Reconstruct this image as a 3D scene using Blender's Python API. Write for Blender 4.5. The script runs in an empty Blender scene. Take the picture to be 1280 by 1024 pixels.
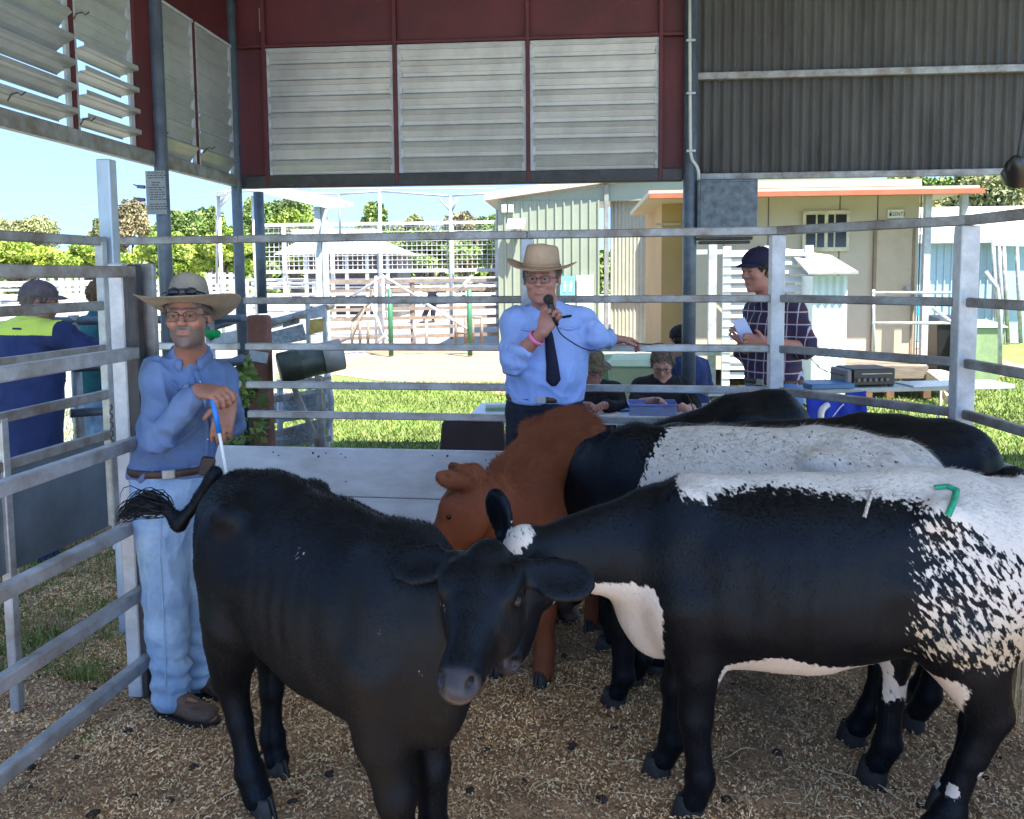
import bpy, math, random
import numpy as np
from mathutils import Vector, Matrix, Euler
R = math.radians
random.seed(7); rng = np.random.default_rng(7)
scn = bpy.context.scene
col = scn.collection

# ---------------------------------------------------------------- camera
F, CX, CY, HZ = 1050.0, 640.0, 431.0, 343.0
pitch = math.atan((CY-HZ)/F)
CAMZ = 1.75
cam_d = bpy.data.cameras.new('camera'); cam = bpy.data.objects.new('camera', cam_d); col.objects.link(cam)
cam_d.sensor_fit = 'HORIZONTAL'; cam_d.sensor_width = 36; cam_d.lens = 36*F/1280
cam_d.shift_y = (CY-512)/1280; cam_d.clip_end = 3000; cam_d.clip_start = .05
CM = (Matrix.Rotation(R(4.4), 3, 'Z') @ Matrix.Rotation(math.pi/2-pitch, 3, 'X') @ Matrix.Rotation(-.009, 3, 'Z'))
cam.matrix_world = Matrix.Translation((0, 0, CAMZ)) @ CM.to_4x4()
scn.camera = cam

# ---------------------------------------------------------------- sky, sun, exposure
SUN = Vector((.38, -.36, 1)).normalized()
w = bpy.data.worlds.new('World'); scn.world = w; w.use_nodes = True
nt = w.node_tree; bg = nt.nodes['Background']
sky = nt.nodes.new('ShaderNodeTexSky'); sky.sky_type = 'NISHITA'; sky.sun_disc = False
sky.sun_elevation = math.asin(SUN.z); sky.sun_rotation = math.atan2(SUN.x, SUN.y)
sky.air_density = 1.0; sky.dust_density = .35; sky.ozone_density = 2.0
tn = nt.nodes.new('ShaderNodeMix'); tn.data_type = 'RGBA'; tn.blend_type = 'MULTIPLY'; tn.inputs[0].default_value = 1; tn.inputs[7].default_value = (.95, .98, 1.0, 1)
tg = nt.nodes.new('ShaderNodeTexCoord'); vm = nt.nodes.new('ShaderNodeVectorMath'); vm.operation = 'MULTIPLY_ADD'; vm.inputs[1].default_value = (1, 1, .85); vm.inputs[2].default_value = (0, 0, .30)
nt.links.new(tg.outputs['Generated'], vm.inputs[0]); vn = nt.nodes.new('ShaderNodeVectorMath'); vn.operation = 'NORMALIZE'; nt.links.new(vm.outputs[0], vn.inputs[0]); nt.links.new(vn.outputs[0], sky.inputs[0])
nt.links.new(sky.outputs[0], tn.inputs[6]); nt.links.new(tn.outputs[2], bg.inputs[0]); bg.inputs[1].default_value = .125
sl = bpy.data.lights.new('sun', 'SUN'); sl.energy = 4.6; sl.angle = R(.53); sl.color = (1, .95, .87)
so = bpy.data.objects.new('sun', sl); col.objects.link(so); so.location = SUN*60
so.rotation_euler = SUN.to_track_quat('Z', 'Y').to_euler()
vs = scn.view_settings; vs.view_transform = 'Standard'; vs.look = 'None'; vs.gamma = 1; vs.exposure = 2.1
scn.cycles.max_bounces = 10; scn.cycles.diffuse_bounces = 6; scn.cycles.transparent_max_bounces = 8

# ---------------------------------------------------------------- pixel (1280 x 1024) to point
def ray(u, v): return CM @ Vector(((u-CX)/F, -(v-CY)/F, -1))
O = Vector((0, 0, CAMZ))
def PD(u, v, d): return O + ray(u, v)*d
def PG(u, v, z=0.0): r = ray(u, v); return O + r*((z-CAMZ)/r.z)
def PY(u, v, Y): r = ray(u, v); return O + r*(Y/r.y)
def PX(u, v, X): r = ray(u, v); return O + r*(X/r.x)

# ---------------------------------------------------------------- tags
def tag(o, label, cat, group=None, kind=None):
    if label: o['label'] = label
    if cat: o['category'] = cat
    if group: o['group'] = group
    if kind: o['kind'] = kind
    return o
def thing(name, label, cat, loc=(0, 0, 0), rz=0, group=None):
    o = bpy.data.objects.new(name, None); col.objects.link(o); o.empty_display_size = .1
    o.location = loc; o.rotation_euler = (0, 0, rz)
    return tag(o, label, cat, group)
def copy_tree(o, parent=None):
    c = o.copy(); col.objects.link(c); c.parent = parent
    for ch in list(o.children): copy_tree(ch, c)
    return c

# ---------------------------------------------------------------- materials
MATS = {}
def lin(c):
    f = lambda x: x/12.92 if x <= .04045 else ((x+.055)/1.055)**2.4
    return tuple(f(x/255) for x in c)
def nd(nt, t, **kw):
    n = nt.nodes.new(t)
    for k, v in kw.items(): setattr(n, k, v)
    return n
def mat(name, c, rough=.6, metal=0.0, var=.25, scale=6.0, c2=None, bump=.0, bscale=60.0, stretch=(1, 1, 1), spec=.5, detail=6, emis=None, sheen=0, trans=None, mask=(.35, .65)):
    """c / c2 linear colours mixed by object-space noise; var darkens and lightens; bump from finer noise"""
    if name in MATS: return MATS[name]
    m = bpy.data.materials.new(name); m.use_nodes = True; MATS[name] = m
    nt = m.node_tree; L = nt.links.new; P = nt.nodes['Principled BSDF']
    tc = nd(nt, 'ShaderNodeTexCoord'); mp = nd(nt, 'ShaderNodeMapping'); mp.inputs['Scale'].default_value = stretch
    L(tc.outputs['Object'], mp.inputs[0])
    n1 = nd(nt, 'ShaderNodeTexNoise'); n1.inputs['Scale'].default_value = scale; n1.inputs['Detail'].default_value = detail; n1.inputs['Roughness'].default_value = .65
    L(mp.outputs[0], n1.inputs[0])
    rp = nd(nt, 'ShaderNodeMapRange'); rp.inputs[1].default_value = mask[0]; rp.inputs[2].default_value = mask[1]
    L(n1.outputs[0], rp.inputs[0])
    mx = nd(nt, 'ShaderNodeMix', data_type='RGBA')
    c2 = c2 or tuple(x*(1-var) for x in c)
    cc = tuple(min(1, x*(1+var*.4)) for x in c) if var else c
    mx.inputs[6].default_value = (*cc, 1); mx.inputs[7].default_value = (*c2, 1)
    L(rp.outputs[0], mx.inputs[0]); L(mx.outputs[2], P.inputs['Base Color'])
    P.inputs['Roughness'].default_value = rough; P.inputs['Metallic'].default_value = metal
    P.inputs['Specular IOR Level'].default_value = spec
    if sheen: P.inputs['Sheen Weight'].default_value = sheen; P.inputs['Sheen Roughness'].default_value = .4
    if bump:
        n2 = nd(nt, 'ShaderNodeTexNoise'); n2.inputs['Scale'].default_value = bscale; n2.inputs['Detail'].default_value = 4
        L(mp.outputs[0], n2.inputs[0]); b = nd(nt, 'ShaderNodeBump'); b.inputs['Strength'].default_value = bump; b.inputs['Distance'].default_value = .02
        L(n2.outputs[0], b.inputs['Height']); L(b.outputs[0], P.inputs['Normal'])
    if emis: P.inputs['Emission Color'].default_value = (*emis, 1); P.inputs['Emission Strength'].default_value = 1
    if trans: P.inputs['Transmission Weight'].default_value = trans
    return m

# ---------------------------------------------------------------- mesh collector
def link_mesh(name, me, m, parent=None, smooth=True):
    o = bpy.data.objects.new(name, me); col.objects.link(o)
    if m: me.materials.append(m)
    if smooth: me.polygons.foreach_set('use_smooth', [True]*len(me.polygons))
    if parent: o.parent = parent
    return o
def np_mesh(name, V, Fc):
    """V (n,3), Fc (m,k) of equal size"""
    V = np.ascontiguousarray(V, dtype=np.float32); Fc = np.ascontiguousarray(Fc, dtype=np.int32); k = Fc.shape[1]
    me = bpy.data.meshes.new(name); me.vertices.add(len(V)); me.vertices.foreach_set('co', V.ravel())
    me.loops.add(Fc.size); me.loops.foreach_set('vertex_index', Fc.ravel())
    me.polygons.add(len(Fc)); me.polygons.foreach_set('loop_start', np.arange(0, Fc.size, k, dtype=np.int32)); me.polygons.foreach_set('loop_total', np.full(len(Fc), k, dtype=np.int32))
    me.update(calc_edges=True); me.validate()
    return me
def frame(d, up=Vector((0, 0, 1))):
    d = Vector(d).normalized(); up = Vector(up)
    if abs(d.dot(up.normalized())) > .98: up = Vector((0, 1, 0)) if abs(d.y) < .9 else Vector((1, 0, 0))
    s = d.cross(up).normalized(); return s, s.cross(d).normalized(), d
class MB:
    def __init__(s): s.v = []; s.f = []
    def add(s, vs, fs):
        n = len(s.v); s.v += [tuple(v) for v in vs]; s.f += [tuple(i+n for i in f) for f in fs]; return s
    def box(s, c, size, rot=None):
        x, y, z = (a/2 for a in size); M = rot or Matrix.Identity(3); c = Vector(c)
        vs = [c+M@Vector((i*x, j*y, k*z)) for k in (-1, 1) for j in (-1, 1) for i in (-1, 1)]
        return s.add(vs, [(0, 2, 3, 1), (4, 5, 7, 6), (0, 1, 5, 4), (2, 6, 7, 3), (0, 4, 6, 2), (1, 3, 7, 5)])
    def bb(s, lo, hi): return s.box([(a+b)/2 for a, b in zip(lo, hi)], [abs(b-a) for a, b in zip(lo, hi)])
    def bar(s, p, q, w, h, up=(0, 0, 1)):
        p, q = Vector(p), Vector(q); a, b, d = frame(q-p, up)
        return s.box((p+q)/2, (w, h, (q-p).length), Matrix((a, b, d)).transposed())
    def tube(s, pts, r, n=10, cap=True):
        pts = [Vector(p) for p in pts]; rs = r if isinstance(r, (list, tuple)) else [r]*len(pts); vs = []; fs = []
        up = None
        for i, p in enumerate(pts):
            d = (pts[min(i+1, len(pts)-1)]-pts[max(i-1, 0)]).normalized()
            if up is None: a, b, _ = frame(d)
            else:
                a = (up-d*up.dot(d)).normalized(); b = a.cross(d)
            up = a
            for k in range(n):
                t = 2*math.pi*k/n; vs.append(p+(a*math.cos(t)+b*math.sin(t))*rs[i])
        for i in range(len(pts)-1):
            for k in range(n): fs.append((i*n+k, i*n+(k+1) % n, (i+1)*n+(k+1) % n, (i+1)*n+k))
        if cap: fs += [tuple(range(n-1, -1, -1)), tuple(range((len(pts)-1)*n, len(pts)*n))]
        return s.add(vs, fs)
    def lathe(s, prof, c=(0, 0, 0), n=24, M=None):
        M = M or Matrix.Identity(3); c = Vector(c); vs = []; fs = []
        for r, z in prof:
            for k in range(n): t = 2*math.pi*k/n; vs.append(c+M@Vector((r*math.cos(t), r*math.sin(t), z)))
        for i in range(len(prof)-1):
            for k in range(n): fs.append((i*n+k, i*n+(k+1) % n, (i+1)*n+(k+1) % n, (i+1)*n+k))
        fs += [tuple(range(n-1, -1, -1)), tuple(range((len(prof)-1)*n, len(prof)*n))]
        return s.add(vs, fs)
    def quad(s, a, b, c, d): return s.add([a, b, c, d], [(0, 1, 2, 3)])
    def prism(s, poly, th):
        """poly: list of 3D points (planar); th: thickness vector"""
        n = len(poly); th = Vector(th); P = [Vector(p) for p in poly]
        return s.add(P+[p+th for p in P], [tuple(range(n-1, -1, -1)), tuple(range(n, 2*n))]+[(i, (i+1) % n, n+(i+1) % n, n+i) for i in range(n)])
    def corr(s, p, q, h, pitch=.076, amp=.009, rib=False, th=.0):
        """corrugated sheet from p to q (bottom edge), height vector h"""
        p, q, h = Vector(p), Vector(q), Vector(h); L = (q-p).length; d = (q-p)/L; nrm = d.cross(h).normalized()
        xs = []
        if rib:
            k = int(L/pitch)+1
            for i in range(k):
                x0 = i*pitch
                for dx, a in ((0, 0), (pitch*.72, 0), (pitch*.78, 1), (pitch*.94, 1)):
                    if x0+dx <= L: xs.append((x0+dx, a*amp*2))
        else:
            k = int(L/pitch*8)
            xs = [(i*L/k, amp*math.sin(2*math.pi*i*L/k/pitch)) for i in range(k+1)]
        vs = []
        for x, a in xs: vs += [p+d*x+nrm*a, p+d*x+nrm*a+h]
        n = len(xs)
        return s.add(vs, [(2*i, 2*i+2, 2*i+3, 2*i+1) for i in range(n-1)])
    def build(s, name, m, parent=None, smooth=False, bevel=0, local=False, solid=0, seg=1):
        off = Vector((0, 0, 0))
        if parent and not local:
            off = parent.matrix_basis.translation.copy()
            g = parent.parent
            while g: off += g.matrix_basis.translation; g = g.parent
        me = bpy.data.meshes.new(name); me.from_pydata([Vector(v)-off for v in s.v], [], s.f); me.update()
        o = link_mesh(name, me, m, parent, smooth)
        if solid: md = o.modifiers.new('s', 'SOLIDIFY'); md.thickness = solid; md.offset = 0
        if bevel: md = o.modifiers.new('b', 'BEVEL'); md.width = bevel; md.segments = seg; md.limit_method = 'ANGLE'
        if smooth == 'auto':
            md = None
        return o

# common materials
galv = mat('galvanised_steel', (.40, .43, .46), .42, .5, var=.35, scale=6, c2=(.25, .235, .21), bump=.12, bscale=90, stretch=(1, 1, 1))
galv_d = mat('weathered_galvanised', (.27, .28, .28), .5, .35, var=.45, scale=7, c2=(.15, .12, .095), bump=.15, bscale=60)
galv_w = mat('white_galvanised', (.47, .49, .51), .5, .1, var=.3, scale=8, bump=.1)
pipe_m = mat('blue_grey_pipe', (.10, .125, .16), .45, .3, var=.3, scale=10, bump=.1)
dark_steel = mat('dark_steel', (.045, .042, .045), .55, .2, var=.4, scale=8, bump=.15)
red_m = mat('maroon_panel', (.085, .010, .014), .6, 0, var=.3, scale=2.2, bump=.05)
blade_m = mat('aluminium_blade', (.38, .38, .37), .42, .35, var=.22, scale=2.2, bump=.04, c2=(.29, .29, .285))
white_m = mat('white_paint', (.75, .75, .74), .5, var=.12, scale=3)
black_m = mat('black_plastic', (.015, .015, .017), .4, var=.2, scale=20)
wood_m = mat('grey_timber', (.20, .16, .12), .8, var=.4, scale=5, stretch=(1, 1, 8), bump=.3, bscale=30)
# ================================================================ GROUND
YB = 6.8                                        # inner face of the shed's end wall
def struct(name, mb, m, **k): o = mb.build(name, m, **k); o['kind'] = 'structure'; return o
def grid_mesh(name, x0, x1, y0, y1, nx, ny, zf):
    X, Y = np.meshgrid(np.linspace(x0, x1, nx), np.linspace(y0, y1, ny)); Z = zf(X, Y)
    V = np.stack([X, Y, Z], -1).reshape(-1, 3); i = np.arange(nx*ny).reshape(ny, nx)
    Fc = np.stack([i[:-1, :-1], i[:-1, 1:], i[1:, 1:], i[1:, :-1]], -1).reshape(-1, 4)
    return np_mesh(name, V, Fc)
def vnoise(P, s, seed=0):
    """smooth value noise, P (...,3) or (...,2)"""
    P = np.asarray(P, dtype=np.float64)*s+seed*17.3; i = np.floor(P).astype(np.int64); f = P-i; f = f*f*(3-2*f); n = P.shape[-1]
    out = 0
    for c in range(2**n):
        b = np.array([(c >> k) & 1 for k in range(n)]); q = i+b
        hsh = q[..., 0]*73856093 ^ q[..., 1]*19349663
        if n > 2: hsh = hsh ^ (q[..., 2]*83492791)
        hsh = ((hsh*2654435761) & 0xffffffff); hsh = ((hsh ^ (hsh >> 15))*2246822519) & 0xffffffff; hsh = (hsh ^ (hsh >> 13)) & 0xffff
        out = out+(hsh/65535.)*np.prod(np.where(b == 1, f, 1-f), -1)
    return out
grass_g = mat('grass_soil', (.10, .16, .025), .9, var=.5, scale=1.3, c2=(.15, .19, .045), bump=.4, bscale=40, detail=10)
dirt_m = mat('tan_dirt', (.24, .15, .09), .9, var=.25, scale=.9, c2=(.31, .21, .14), bump=.2, bscale=10, stretch=(.4, 2, 1))
road_m = mat('pale_gravel', (.33, .315, .29), .9, var=.25, scale=.5, c2=(.25, .24, .225), bump=.2, bscale=10)
bed_m = mat('shavings_bed', (.34, .20, .10), .95, var=.5, scale=9, c2=(.18, .105, .055), bump=.9, bscale=70, detail=10)
struct('ground', MB().quad((-900, -60, -.03), (900, -60, -.03), (900, 1600, -.03), (-900, 1600, -.03)), grass_g)
def patch(name, pts, z, m):
    # irregular-edged sheet
    out = []
    n = len(pts)
    for i in range(n):
        a, b = Vector(pts[i]), Vector(pts[(i+1) % n]); k = max(2, int((b-a).length/.8))
        for j in range(k):
            p = a.lerp(b, j/k); q = .35*math.sin(p.x*2.1+p.y)+.25*math.sin(p.x*.9-p.y*3.1); out.append((p.x+q*.3, p.y+q*.5, z))
    mb = MB(); mb.add(out, [tuple(range(len(out)))]); return struct(name, mb, m)
dp = [PG(380, 462), PG(470, 474), PG(640, 489), PG(900, 487), PG(1130, 500), PG(1190, 478), PG(1290, 462), PG(1230, 436), PG(800, 432), PG(500, 433), PG(360, 433)]
patch('dirt_yard', [(p.x, p.y, 0) for p in dp], -.022, dirt_m)
pr = [PG(-200, 420), PG(640, 434), PG(1100, 437), PG(1240, 430), PG(1500, 415)]
patch('gravel_road', [(p.x, p.y) for p in pr]+[(60, 75), (-90, 75), (-60, 12), (-9, 7.5), (-3.9, 8.5), (-5, 20)], -.014, road_m)

me = grid_mesh('bedding', -4.5, 4.6, .6, 5.6, 340, 200, lambda X, Y: .035*(vnoise(np.stack([X, Y], -1), 2.1)-.5)+.03*(vnoise(np.stack([X, Y], -1), 7, 1)-.5)+.016*(vnoise(np.stack([X, Y], -1), 23, 2)-.5)-.0)
bed = link_mesh('shavings_floor', me, bed_m); bed['kind'] = 'structure'
def ground_z(X, Y):
    P = np.stack([np.asarray(X), np.asarray(Y)], -1); return .035*(vnoise(P, 2.1)-.5)+.03*(vnoise(P, 7, 1)-.5)+.016*(vnoise(P, 23, 2)-.5)
struct('path_slab', MB().bb((-7, 5.62, -.2), (9, 7.1, .002)), mat('worn_earth', (.12, .09, .06), .95, var=.4, scale=3, bump=.4))

struct('bounce_slab', MB().bb((-6, -14, -.2), (9, .62, -.004)), mat('bounce_slab_pale', (.60, .58, .54), .9, var=.15, scale=2))  # unseen slab added behind the camera to bounce sunlight into the shed
# chips: little curled flakes, one heap nobody could count
def chips(name, n, x0, x1, y0, y1, cols, size, seed, lens=1.0, zoff=.004):
    r = np.random.default_rng(seed); X = r.uniform(x0, x1, n); Y = r.uniform(y0, y1, n)
    keep = np.abs(X+.077*Y) < (.64*Y+.35); X, Y = X[keep], Y[keep]; n = len(X)
    Z = ground_z(X, Y)+zoff+r.uniform(0, .008, n)
    th = r.uniform(0, 2*np.pi, n); L = size*r.uniform(.5, 1.5, n)*lens; W = size*r.uniform(.25, .6, n)
    tilt = r.normal(0, .45, n); roll = r.normal(0, .5, n)
    d = np.stack([np.cos(th)*np.cos(tilt), np.sin(th)*np.cos(tilt), np.sin(tilt)], -1)
    s = np.stack([-np.sin(th)*np.cos(roll), np.cos(th)*np.cos(roll), np.sin(roll)], -1)
    c = np.stack([X, Y, Z], -1); up = np.cross(d, s)
    a = c-d*L[:, None]/2; b = c+d*L[:, None]/2; m = c+up*(L*.18)[:, None]
    V = np.stack([a-s*W[:, None]/2, a+s*W[:, None]/2, m+s*W[:, None]/2, m-s*W[:, None]/2, b+s*W[:, None]/2, b-s*W[:, None]/2], 1).reshape(-1, 3)
    i = np.arange(n)[:, None]*6
    Fc = np.concatenate([i+np.array([[0, 1, 2, 3]]), i+np.array([[3, 2, 4, 5]])], 0)
    me = np_mesh(name, V, Fc)
    at = me.attributes.new('tint', 'FLOAT', 'POINT'); at.data.foreach_set('value', np.repeat(r.uniform(0, 1, n), 6).astype(np.float32))
    return me
def tint_mat(name, c1, c2, c3, rough=.8, noise=3.0):
    m = bpy.data.materials.new(name); m.use_nodes = True; nt = m.node_tree; L = nt.links.new; P = nt.nodes['Principled BSDF']
    a = nd(nt, 'ShaderNodeAttribute', attribute_name='tint'); cr = nd(nt, 'ShaderNodeValToRGB')
    e = cr.color_ramp.elements; e[0].color = (*c1, 1); e[1].color = (*c3, 1); k = cr.color_ramp.elements.new(.5); k.color = (*c2, 1)
    L(a.outputs['Fac'], cr.inputs[0])
    tc = nd(nt, 'ShaderNodeTexCoord'); n = nd(nt, 'ShaderNodeTexNoise'); n.inputs['Scale'].default_value = noise; n.inputs['Detail'].default_value = 5; L(tc.outputs['Object'], n.inputs[0])
    mr = nd(nt, 'ShaderNodeMapRange'); mr.inputs[1].default_value = .3; mr.inputs[2].default_value = .7; mr.inputs[3].default_value = .45; mr.inputs[4].default_value = 1.3; L(n.outputs[0], mr.inputs[0])
    mx = nd(nt, 'ShaderNodeVectorMath', operation='SCALE'); L(cr.outputs[0], mx.inputs[0]); L(mr.outputs[0], mx.inputs['Scale'])
    L(mx.outputs[0], P.inputs['Base Color']); P.inputs['Roughness'].default_value = rough
    return m
chip_m = tint_mat('wood_shaving', (.36, .20, .08), (.64, .41, .20), (.90, .70, .42), noise=2.2)
o = link_mesh('wood_shavings', chips('chips', 340000, -4, 4.4, 1.7, 5.4, None, .0108, 1), chip_m, smooth=False)
tag(o, 'brown wood shavings bedding spread over the ring floor', 'shavings', kind='stuff')

# loose straws
def straws(name, n, seed, spots, m, rad=.0016):
    r = random.Random(seed); mb = MB()
    for _ in range(n):
        cx, cy, sp = r.choice(spots); x, y = r.gauss(cx, sp), r.gauss(cy, sp); a = r.uniform(0, 6.28); L = r.uniform(.06, .26); k = r.gauss(0, 2.5)
        pts = []
        for j in range(6):
            z = float(ground_z(x, y))+.014+.012*math.sin(j*1.2+k); pts.append((x, y, z)); x += math.cos(a)*L/5; y += math.sin(a)*L/5; a += k*.12
        mb.tube(pts, rad*r.uniform(.7, 1.3), 4, False)
    return mb.build(name, m)
straw_m = mat('straw', (.50, .40, .22), .6, var=.3, scale=20)
sp = [(PG(u, v).x, PG(u, v).y, s) for u, v, s in ((400, 990, .10), (640, 990, .2), (560, 980, .15), (200, 890, .06), (790, 960, .2), (980, 980, .15), (1000, 1010, .15), (900, 830, .2), (760, 900, .3), (400, 850, .2), (1130, 1000, .15), (60, 960, .25), (640, 840, .1), (300, 960, .2))]
tag(straws('straw', 120, 3, sp, straw_m), 'loose pale straw strands lying on the shavings', 'straw', kind='stuff')

cl = MB(); r = random.Random(12)
for _ in range(90):
    u_, v_ = r.uniform(0, 1280), r.uniform(780, 1024)**1; p = PG(u_, v_); z = float(ground_z(p.x, p.y)); n = 7; rr = r.uniform(.006, .022)
    cl.lathe([(rr*.9, 0), (rr, rr*.25), (rr*.6, rr*.6), (.001, rr*.7)], (p.x, p.y, z+.002), 8)
cl.v = [(x+(vnoise(np.array([[x, y, z]]), 60)[0]-.5)*.014, y+(vnoise(np.array([[y, x, z]]), 60)[0]-.5)*.014, z) for x, y, z in cl.v]
tag(cl.build('dung_clods', mat('dark_clod', (.03, .02, .012), .9, var=.4, scale=40, bump=.5), None, smooth=True), 'small dark clods scattered over the shavings', 'clods', kind='stuff')

# ================================================================ THE SHED
shed = thing('cattle_shed', 'open sided cattle shed with maroon panels, metal louvres and dark corrugated cladding', 'shed', (0, YB, 0))
pc = PY(299, 235, YB); XL = pc.x; ZB = pc.z                      # corner, beam underside
ZT = 4.12
bh = .09
def W(u): return PY(u, 200, YB).x                                # px column to X on the end wall
def ZW(v, u=600): return PY(u, v, YB).z
# end wall beam
xr = 7.5
MB().bar((XL-.06, YB+.03, ZB+bh/2), (W(862)-.05, YB+.03, ZB+bh/2), bh, .10).build('beam', dark_steel, shed, bevel=.006)
corr_m = mat('old_corrugated', (.065, .062, .058), .7, .1, var=.45, scale=3, c2=(.04, .036, .034), stretch=(1, 1, .25), bump=.15, bscale=30)
z0c = ZW(221, 1000); z1c = ZW(93, 1000)
MB().corr((W(866), YB+.05, z0c), (xr, YB+.05, z0c), (0, 0, ZT-z0c), .076, .011).build('corrugated_cladding', corr_m, shed, smooth=True)
MB().bar((W(868), YB-.005, z0c+.01), (xr, YB-.005, z0c+.01), .05, .05).build('girt', galv_d, shed, bevel=.004)
MB().bar((W(868), YB-.005, z1c), (xr, YB-.005, z1c), .055, .055).build('girt', galv_d, shed, bevel=.004)
# round steel posts
for (u, Y, z1, r) in ((298, YB-.06, ZT, .042), (862, YB-.04, ZT, .055)):
    x = PY(u, 300, Y).x; MB().tube([(x, Y, 0), (x, Y, z1)], r, 16).build('post', pipe_m, shed, smooth=True)
x862 = PY(862, 300, YB).x
# maroon panels, end wall
zt, zb = ZW(52), ZW(224)
wins = [(335, 493), (499, 657.5), (664, 824)]
x0, x1 = W(302), W(857)
pm = MB(); pm.bb((XL-.06, YB+.04, zt), (x1, YB+.06, ZT)); pm.bb((XL-.06, YB+.04, ZB+bh), (W(334), YB+.06, zt)); pm.bb((W(826), YB+.04, ZB+bh), (x1, YB+.06, zt))
pm.build('wall_panel', red_m, shed)
mm = MB()
for u in (334, 496, 660.5, 825.5, ): mm.bb((W(u)-.016, YB-.02, zb-.03), (W(u)+.016, YB+.04, ZT))
mm.bb((x0, YB-.015, zt), (x1, YB+.04, zt+.025))
mm.build('mullion', red_m, shed, bevel=.003)
MB().bb((x0, YB-.03, ZT-.02), (x1, YB+.1, ZT+.1)).build('beam', dark_steel, shed)
def louvre(p, q, z0, z1, n, tilts, inward, seed):
    """window from p to q (XY); inward: unit vector into the shed"""
    r = random.Random(seed); p, q = Vector((*p, 0)), Vector((*q, 0)); d = (q-p).normalized(); inn = Vector((*inward, 0))
    win = thing('louvre_window', None, None, (p+q)/2+Vector((0, 0, z0))-shed.location); win.parent = shed
    fr = MB()
    for e, sg in ((p, 1), (q, -1)): fr.bb(*[tuple(min(a[i], b[i]) for i in range(3)) if k == 0 else tuple(max(a[i], b[i]) for i in range(3)) for k in (0, 1) for a, b in [((e-inn*.03), (e+d*sg*.018+inn*.02+Vector((0, 0, 0))))]][0:2]) if False else fr.bar(e+d*sg*.008+Vector((0, 0, z0)), e+d*sg*.008+Vector((0, 0, z1)), .016, .05, up=d)
    fr.bar(p+Vector((0, 0, z1-.01)), q+Vector((0, 0, z1-.01)), .04, .02)
    fr.build('frame', galv_w, win)
    hgt = (z1-z0)/n; L = (q-p).length-.04
    for i in range(n):
        zc = z0+hgt*(i+.5); t = tilts[i] if i < len(tilts) else .1; t += r.gauss(0, .015)
        up = (Vector((0, 0, 1))*math.cos(t)+inn*math.sin(t)); nr = (inn*math.cos(t)-Vector((0, 0, 1))*math.sin(t))
        c = (p+q)/2+Vector((0, 0, zc)); mb = MB(); wv = hgt*1.03; N = 6; vs = []
        prof = [(-.5, .012), (-.47, .004), (-.2, 0), (-.18, .004), (.18, .004), (.2, 0), (.46, .003), (.49, -.016), (.5, -.022)]
        for s_ in (-1, 1):
            for a, b in prof: vs.append(c+d*(s_*L/2)+up*(a*wv)+nr*b+Vector((0, 0, r.gauss(0, .001))))
        k = len(prof); fs = [(j, j+1, k+j+1, k+j) for j in range(k-1)]
        mb.add(vs, fs).build('blade', blade_m, win, solid=.003)
    return win
for j, (a, b) in enumerate(wins):
    louvre((W(a), YB+.02), (W(b), YB+.02), ZB+bh, zt-.005, 8, [.32]*8, (0, -1), j)
# left side wall
def YL(u, v=200): return PX(u, v, XL).y
segs = [YL(0, 170)-1.6, YL(0, 170)-.55, YL(94, 190), YL(168, 205)]
yp0, yp1 = YL(170, 208), YL(189, 213)
MB().bar((XL, 1.5, ZB+bh/2), (XL, YB-.02, ZB+bh/2), .06, bh).build('beam', galv_d, shed, bevel=.006)
xp, yp = XL+.02, (yp1+YL(196, 213))/2
MB().tube([(xp+.03, yp, 0), (xp+.03, yp, ZT)], .045, 16).build('post', pipe_m, shed, smooth=True)
MB().bb((XL-.03, yp0, ZB+bh), (XL+.03, yp1, ZT)).build('wall_panel', red_m, shed)
MB().bb((XL-.03, 1.2, zt), (XL-.01, YB+.03, ZT)).build('wall_panel', red_m, shed)
yb0, yb1, yb2 = YL(196, 213), YL(247, 222), YL(292, 231)
for y in (yb1,): MB().bar((XL, y, ZB+bh), (XL, y, ZT), .03, .03).build('mullion', red_m, shed)
for y in segs[1:3]: MB().bar((XL, y, ZB+bh), (XL, y, ZT), .035, .035).build('mullion', red_m, shed)
op = 1.05
louvre((XL, segs[0]), (XL, segs[1]), ZB+bh, zt, 8, [.9]*4+[.3]*4, (1, 0), 11)
louvre((XL, segs[1]+.02), (XL, segs[2]-.02), ZB+bh, zt, 8, [1.35, 1.22, 1.15, 1.05, .8, .3, .25, .2], (1, 0), 12)
louvre((XL, segs[2]+.02), (XL, yp0-.01), ZB+bh, zt, 8, [1.42, 1.38, 1.36, 1.3, .3, .25, .22, .2], (1, 0), 13)
louvre((XL, yb0+.05), (XL, yb1-.02), ZB+bh, zt, 8, [.6, .35, .35, .35, .15, .12, .1, .1], (1, 0), 14)
louvre((XL, yb1+.02), (XL, yb2), ZB+bh, zt, 8, [.6, .35, .35, .3, .15, .12, .1, .1], (1, 0), 15)
# latch handles of the louvres
for (u, v) in ((96, 17), (192, 60), (14, 118), (198, 168), (258, 186), (104, 150)):
    p = PX(u, v, XL+.05); MB().tube([p+Vector((-.02, 0, -.03)), p, p+Vector((.02, .02, .012)), p+Vector((.03, .03, .0)), p+Vector((.045, .045, .02))], .004, 6).build('latch', black_m, shed)
# roof
roof = MB(); roof.corr((-3.4, YB+.45, ZT+.12), (4.3, YB+.45, ZT+.12), (0, -6.95, .42), .3, .02); roof.build('roof', mat('roof_sheet', (.55, .54, .52), .6, .2, var=.3, scale=2), shed, solid=.01)  # out of view; edges cut short and sheet paled to let light in
for y in (4.6, 2.4): MB().bb((-3.2, y, ZT+.06), (4.25, y+.08, ZT+.15)).build('rafter', galv_d, shed)
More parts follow.
